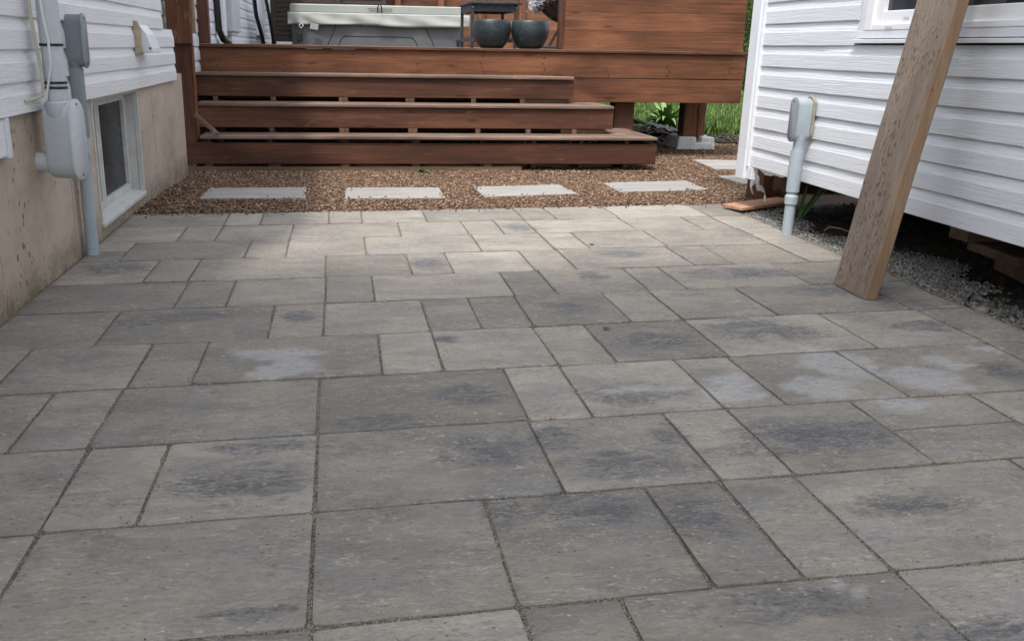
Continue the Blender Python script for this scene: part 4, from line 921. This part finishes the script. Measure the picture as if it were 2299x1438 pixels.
for j, z in enumerate(lin(1.11, 1.250, 9)):
    row = []
    for i in range(121):
        x = -.60+2.29*i/120; a = j/8
        fold = .012*math.sin(x*9+z*30)*(1-a)+.02*math.exp(-((x+.42-(z-1.15)*1.5)/.10)**2)*math.sin((x+.42)*30+z*30)*(1-a)+.006*math.sin(x*23+z*11)
        fold += .022*math.exp(-((x-.55)/.02)**2)*(1-a*.6)
        row.append((x, 11.972-.012*(1-a)-fold, z+.006*math.sin(x*5)*(1-a)-(.012 if x > .53 and j == 0 else 0)))
    P_.append(row)
m = MB(); m.grid(P_); o = m.build('cover_skirt', M['cover'], ht, smooth=True, fixn=False); sol = o.modifiers.new('t', 'SOLIDIFY'); sol.thickness = .012
m = MB()
for s_ in (0, 1): m.prism([(x, y, 1.11) for x, y in ([(-.60, 11.99), (-.575, 11.99), (-.575, 14.2), (-.60, 14.2)] if s_ == 0 else [(1.665, 11.99), (1.69, 11.99), (1.69, 14.2), (1.665, 14.2)])], (0, 0, .14))
m.build('cover_side_flap', M['cover'], ht, bevel=.006)
m = MB(); m.tube([(.52, 11.97, 1.262), (.52, 11.955, 1.33), (.535, 11.95, 1.352), (.555, 11.95, 1.352), (.57, 11.955, 1.33), (.57, 11.97, 1.262)], .007, 8); m.build('handle', M['black'], ht, smooth=True)
m = MB(); m.box(.40, .70, 11.972, 11.98, 1.304, 1.310); m.build('strap', M['black'], ht)
m = MB(); m.obox((-.33, 11.93, 1.05), (.10, 0, -.012), (0, .01, 0), (.012, 0, .07)); m.build('strap_end', M['cover'], ht, bevel=.004)
m = MB(); m.tube([(-.43, 11.94, 1.12), (-.46, 11.93, 1.09), (-.44, 11.93, 1.06), (-.41, 11.93, 1.085), (-.42, 11.94, 1.12)], .007, 6); m.build('buckle', M['oldframe'], ht)
# wicker bowl chair
wc = empty('wicker_bowl_chair', (2.45, 9.8, .86), 'dark wicker bowl chair with fluffy grey cushion partly behind the privacy screen', 'chair')
cx, cy, cz, rr = 2.52, 9.72, 1.56, .50; tilt = Euler((R(-8), R(-22), 0)).to_matrix()
def bw_(u, v, k=1.0):   # u angle around, v 0 bottom..1 rim
    ph = v*R(78); p_ = Vector((rr*k*math.sin(ph)*math.cos(u), rr*k*math.sin(ph)*math.sin(u), -rr*k*math.cos(ph)*.88)); return tilt @ p_+Vector((cx, cy, cz))
m = MB(); m.grid([[bw_(2*math.pi*i/48, j/10, .985) for j in range(11)] for i in range(49)]); o = m.build('woven_bowl', M['brownfab'], wc, smooth=True, fixn=False)
for i in range(16):
    m = MB(); u = 2*math.pi*i/16; m.tube([bw_(u, j/9) for j in range(1, 10)], .011, 6); m.build('rib', M['wick'], wc, smooth=True)
for v in (.45, .72, 1.0):
    m = MB(); m.tube([bw_(2*math.pi*i/40, v, 1.01) for i in range(41)], .018 if v == 1 else .008, 8, False); m.build('hoop' if v < 1 else 'rim', M['wick'], wc, smooth=True)
m = MB()
for i in range(1300):
    u = random.uniform(0, 6.283); v = math.sqrt(random.random())*1.12; h = .10+random.uniform(0, .05)-.03*v
    c_ = bw_(u, min(v, 1.05), .93+.08*(v > 1))+tilt @ Vector((0, 0, h)); d_ = Vector((random.gauss(0, 1), random.gauss(0, 1), random.gauss(0, 1))).normalized()
    m.add([c_-d_*.03, c_+d_.orthogonal().normalized()*.012, c_+d_*.045, c_-d_.orthogonal().normalized()*.012], [(0, 1, 2, 3)])
for i in range(2400):
    u = math.pi+random.gauss(0, .55); c_ = bw_(u, 1.0, 1.02)+Vector((random.gauss(-.03, .03), random.gauss(-.02, .03), random.gauss(.03, .035)))
    d_ = Vector((random.gauss(-.4, 1), random.gauss(0, 1), random.gauss(0, 1))).normalized()
    m.add([c_-d_*.015, c_+d_.orthogonal().normalized()*.004, c_+d_*.028, c_-d_.orthogonal().normalized()*.004], [(0, 1, 2, 3)])
m.build('fluffy_cushion', M['fur'], wc, fixn=False)
for u in (.4, 1.9, 3.5, 5.1):
    a = bw_(u, .55); m = MB(); m.tube([a, (cx+.36*math.cos(u), cy+.36*math.sin(u), .875)], .014, 8); m.build('leg', M['wick'], wc)
m = MB(); m.tube([(cx+.36*math.cos(t), cy+.36*math.sin(t), .878) for t in np.linspace(0, 6.2832, 33)], .014, 8, False); m.build('base_hoop', M['wick'], wc)
# rear fence
rfn = empty('rear_fence', (2, 16, .86), 'orange brown horizontal board fence standing behind the hot tub', 'fence')
for i in range(9):
    m = MB(); z = .865+i*.148; m.box(.2, 6.3, 15.5, 15.53, z, z+.144); m.build('board', M['redl'], rfn, bevel=.004)
for x in (.95, 1.65, 2.32, 3.0, 3.8, 5.0, 6.2):
    m = MB(); m.box(x, x+.10, 15.40, 15.498, -.1, 2.25); m.build('post', M['redlz'], rfn, bevel=.004)
wf = empty('woven_screen', (-.2, 15, .86), 'dark brown woven screen on posts between the far siding and the hot tub', 'screen')
m = MB(); m.box(-.95, .75, 15.2, 15.23, .90, 2.2); m.build('panel', M['brownfab'], wf)
for x in (-1.02, -.70, .0, .72):
    m = MB(); m.box(x, x+.07, 15.12, 15.198, .862, 2.25); m.build('post', M['wick'], wf)
m = MB()
for i in range(16): m.box(-.95, .75, 15.19, 15.1995, 1.0+i*.07, 1.012+i*.07)
m.build('slats', M['wick'], wf)
m = MB(); m.box(.40, 1.75, 14.9, 15.0, .862, 1.45); o = m.build('storage_box', M['tubm'], None, bevel=.01); reloc(o, (1, 14.95, .862)); tag(o, 'grey storage box behind the hot tub cover', 'box')
# utility gear on far siding
def pipe_thing(name, pts, r, mat, lab, cat, extra=None):
    m = MB(); m.tube(pts, r, 12); o = m.build(name, mat, None, smooth=True); reloc(o, pts[-1]); tag(o, lab, cat); return o
pipe_thing('black_pipe', [(-1.075, 8.85, 2.2), (-1.075, 8.85, 1.3), (-1.07, 8.88, .98), (-1.05, 9.0, .90), (-1.02, 9.2, .862)], .030, M['black'], 'thick black pipe down the far siding, nearest the deck post', 'pipe')
pipe_thing('black_pole', [(-1.0, 11.6, 1.75), (-1.0, 12.2, 1.20), (-.98, 12.6, 1.0), (-.97, 12.8, .862)], .026, M['black'], 'black pole leaning on the siding just right of the grey meter box', 'pole')
pipe_thing('dark_pole', [(-1.0, 13.2, 1.8), (-.99, 14.4, 1.25), (-.98, 15.0, .862)], .024, M['black'], 'farther dark pole by the end of the far siding left of the tub', 'pole')
mb_ = empty('meter_box', (-1.07, 10, 1.0), 'pale grey utility box with trim fixed to the siding behind the deck post', 'utility box')
m = MB(); m.box(-1.10, -1.01, 9.55, 10.3, .975, 1.9); m.build('box', M['pvc_l'], mb_, bevel=.01)
m = MB(); m.box(-1.10, -1.065, 9.28, 9.50, .93, 2.1); m.build('side_channel', M['trim'], mb_, bevel=.004)
m = MB(); m.box(-1.09, -1.03, 9.6, 10.2, .945, .973); m.build('bottom_flange', M['oldframe'], mb_)
m = MB(); m.box(-1.11, -1.05, 13.3, 14.3, .97, 2.0); o = m.build('downspout', M['trim'], None, bevel=.01); reloc(o, (-1.08, 13.8, .97)); tag(o, 'white rectangular downspout box on the far end of the siding', 'downspout')

# ------------------------------------------------------------------ plants
def strap_leaf(m, base, ang, L_, w_, rise, droop, mi=0, fold=.25):
    d = Vector((math.cos(ang), math.sin(ang), 0)); sd_ = Vector((-d.y, d.x, 0)); rows = []
    for i in range(8):
        t = i/7; c = Vector(base)+d*(L_*t)+Vector((0, 0, rise*L_*t-droop*L_*t*t)); ww = w_*math.sin(math.pi*min(1, .12+t*.88))**.8
        rows.append([c-sd_*ww+Vector((0, 0, ww*fold)), c, c+sd_*ww+Vector((0, 0, ww*fold))])
    m.grid(rows)
def plant(name, loc, n, L_, w_, rise, droop, mat, lab, cat, seed=1, group=None):
    random.seed(seed); m = MB()
    for i in range(n): strap_leaf(m, (loc[0]+random.gauss(0, .015), loc[1]+random.gauss(0, .015), loc[2]), random.uniform(0, 6.28), L_*random.uniform(.6, 1.1), w_*random.uniform(.7, 1.1), rise*random.uniform(.6, 1.4), droop*random.uniform(.6, 1.2))
    o = m.build(name, mat, None, smooth=True, fixn=False); reloc(o, loc); tag(o, lab, cat, group); return o
plant('hosta', (3.95, 10.75, -.05), 60, .33, .036, 1.5, 1.15, M['leafp'], 'light green hosta growing at the lawn edge, seen under the deck', 'plant', 3)
plant('leafy_plant', (2.50, 4.60, -.01), 9, .25, .012, 1.3, .45, M['leaf'], 'dark green strappy plant in the shade behind the right conduit riser', 'plant', 5)
plant('weed', (.62, 6.86, -.05), 12, .06, .012, 1.0, .8, M['leaf'], 'small green weed in the gravel at the foot of the bottom step', 'weed', 6)
def blades(name, x0, x1, y0, y1, n, h, mat, z=-.05, seed=2, wd=.005):
    r_ = np.random.default_rng(seed); x = r_.uniform(x0, x1, n); y = y0+(y1-y0)*r_.uniform(0, 1, n)**1.3; a = r_.uniform(0, 6.28, n)
    hh = h*r_.uniform(.4, 1.2, n)*(.7+.6*np.sin(x*3.1+y*1.7)**2); l = hh*r_.uniform(.1, .7, n); b = r_.uniform(0, 6.28, n)
    B = np.stack([x, y, np.full(n, z)], 1); d = np.stack([np.cos(a), np.sin(a), 0*a], 1)*wd; e = np.stack([np.cos(b)*l, np.sin(b)*l, hh], 1); mid_ = B+e*.55; mid_[:, 2] += hh*.08
    V = np.stack([B-d, B+d, mid_+d*.8, mid_-d*.8, B+e, B+e+d*.1], 1).reshape(-1, 3)
    k = 6*np.arange(n)[:, None]; F = np.concatenate([k+np.array([[0, 1, 2, 3]]), k+np.array([[3, 2, 5, 4]])])
    t = np.repeat(r_.beta(2, 2, n), 6)
    return npmesh(name, V, F, mat, t)
g = blades('lawn_grass', 1.8, 9.5, 11.3, 23, 90000, .075, M['grass'], -.05, 2, .006); tag(g, 'bright green lawn grass beyond the deck', 'grass', kind='stuff')
g = blades('tall_grass', 4.0, 6.4, 9.95, 11.6, 9000, .12, M['grass'], -.05, 4, .007); tag(g, 'longer shaggy grass at the near edge of the lawn behind the deck post', 'grass', kind='stuff')
random.seed(9)
def dandelion(x, y, h, lab):
    m = MB()
    for i in range(14):
        a = 6.283*i/14; m.add([(x, y, h), (x+.018*math.cos(a-.2), y+.018*math.sin(a-.2), h+.008), (x+.022*math.cos(a), y+.022*math.sin(a), h+.006), (x+.018*math.cos(a+.2), y+.018*math.sin(a+.2), h+.008)], [(0, 1, 2, 3)])
    m.lathe((x, y, h), [(.0, -.006), (.010, -.002), (.012, .006), (.0, .010)], 8)
    o = empty('dandelion', (x, y, -.05), lab, 'flower', 'dandelions in the lawn'); m.build('flower_head', M['yellow'], o, fixn=False)
    m2 = MB(); m2.tube([(x, y, -.05), (x, y, h-.006)], .002, 5); m2.build('stem', M['leafp'], o)
for x, y, lab in ((4.55, 11.8, 'yellow dandelion nearest the deck post, left of the pair'), (4.75, 11.3, 'yellow dandelion in the grass right of the deck post'), (4.72, 10.1, 'low yellow dandelion beside the white corner post'), (4.80, 10.3, 'second low yellow dandelion beside the white corner post')):
    dandelion(x, y, .10, lab)
def cedar(x, y, h, r, lab, seed):
    r_ = np.random.default_rng(seed); o = empty('cedar_tree', (x, y, -.05), lab, 'tree', 'cedar hedge trees beyond the lawn')
    m = MB(); m.tube([(x, y, -.1), (x+.02, y, h*.5), (x, y, h*.95)], [.07, .045, .01], 8); m.build('trunk', M['bark'], o)
    n = 15000; z = r_.uniform(0, 1, n)**1.15; lump = 1+.16*np.sin(z*19+r_.uniform(0, 6))*1; a = r_.uniform(0, 6.28, n)
    rad = r*(1-z)**.62*(.72+.28*r_.uniform(0, 1, n)**.4)*(1+.18*np.sin(a*5+z*14))
    C_ = np.stack([x+rad*np.cos(a), y+rad*np.sin(a), .02+z*h], 1); s = r_.uniform(.02, .06, n)
    d1 = np.stack([np.cos(a)*.6+r_.normal(0, .4, n), np.sin(a)*.6+r_.normal(0, .4, n), .8+r_.normal(0, .3, n)], 1); d1 /= np.linalg.norm(d1, axis=1)[:, None]
    q = r_.normal(size=(n, 3)); d2 = np.cross(d1, q); d2 /= np.linalg.norm(d2, axis=1)[:, None]
    V = np.stack([C_-d1*s[:, None]*.4, C_+d2*s[:, None]*.4, C_+d1*s[:, None], C_-d2*s[:, None]*.4], 1).reshape(-1, 3); F = 4*np.arange(n)[:, None]+np.array([[0, 1, 2, 3]])
    c = npmesh('crown', V-np.array([[x, y, -.05]]), F, M['cedar'], np.repeat(r_.beta(2, 2, n), 4)); c.parent = o
cedar(9.35, 20.8, 2.35, .55, 'narrow green cedar hedge tree seen between the screen and the white corner', 21)
cedar(10.25, 20.9, 2.6, .6, 'taller cedar hedge tree next in the row, mostly behind the white corner', 22)
cedar(8.4, 20.7, 2.2, .55, 'cedar hedge tree hidden behind the right end of the privacy screen', 23)
nb = empty('neighbour_house', (12, 32, 0), 'dark grey blue clad house far behind the cedar hedge', 'house')
m = MB(); m.box(4, 22, 30, 38, -.1, 5.5); m.build('wall', M['darkside'], nb)
m = MB()
for i in range(22): m.box(4, 22, 29.965, 29.998, i*.25, i*.25+.235)
m.build('cladding', M['darkside'], nb, bevel=.01)
m = MB(); m.add([(3.5, 29.5, 5.4), (22.5, 29.5, 5.4), (22.5, 38.5, 5.4), (3.5, 38.5, 5.4), (3.5, 34, 8.2), (22.5, 34, 8.2)], [(0, 1, 5, 4), (2, 3, 4, 5), (0, 4, 3), (1, 2, 5), (0, 3, 2, 1)]); m.build('roof', M['darkside'], nb)
for x in (7, 11, 15): 
    m = MB(); m.box(x, x+1.6, 29.93, 29.96, 1.6, 3.2); wn = m.build('window', M['trim'], nb); m = MB(); m.box(x+.1, x+1.5, 29.90, 29.928, 1.7, 3.1); m.build('pane', M['glass'], wn)
# ribbed black sheet under the deck
rb = MB(); P_ = []
for i in range(49):
    t = i/48; x = 2.75+1.02*t; row = []
    for j in range(9): row.append((x, 9.6+.06*j, .21-.22*t+.013*math.cos(i*math.pi/3)+.03*j/8))
    P_.append(row)
rb.grid(P_); o = rb.build('ribbed_sheet', M['black'], None, smooth=True, fixn=False); sol = o.modifiers.new('t', 'SOLIDIFY'); sol.thickness = .006; reloc(o, (3.3, 10.1, 0)); tag(o, 'glossy black ribbed plastic sheet lying on the soil under the deck', 'plastic sheet')
# small litter
def dead_leaf(x, y, s, lab, seed):
    random.seed(seed); m = MB(); P_ = []
    for i in range(7):
        t = i/6; w_ = s*.45*math.sin(math.pi*(.06+.9*t)); a = .6
        P_.append([(x+(t-.5)*s*math.cos(a)-k*w_*math.sin(a), y+(t-.5)*s*math.sin(a)+k*w_*math.cos(a), .004+.002*abs(k)+.002*math.sin(t*4)) for k in (-1, 0, 1)])
    m.grid(P_); o = m.build('dry_leaf', M['dry'], None, fixn=False, smooth=True); sol = o.modifiers.new('t', 'SOLIDIFY'); sol.thickness = .0008; reloc(o, (x, y, .003)); tag(o, lab, 'leaf', 'dry leaves on the paving')
dead_leaf(1.155, 3.98, .026, 'tiny dry leaf on the bright far paving', 31); dead_leaf(.85, 2.70, .024, 'tiny dark dry leaf on the shaded paving in the middle', 32)
m = MB(); m.tube([(2.42, 4.20, .012), (2.455, 4.22, .028), (2.50, 4.19, .026), (2.53, 4.14, .014)], [.004, .006, .005, .003], 6); o = m.build('twig', M['timber_e'], None); reloc(o, (2.47, 4.2, .01)); tag(o, 'bent pale twig on the grey gravel beside the leaning timber', 'twig')
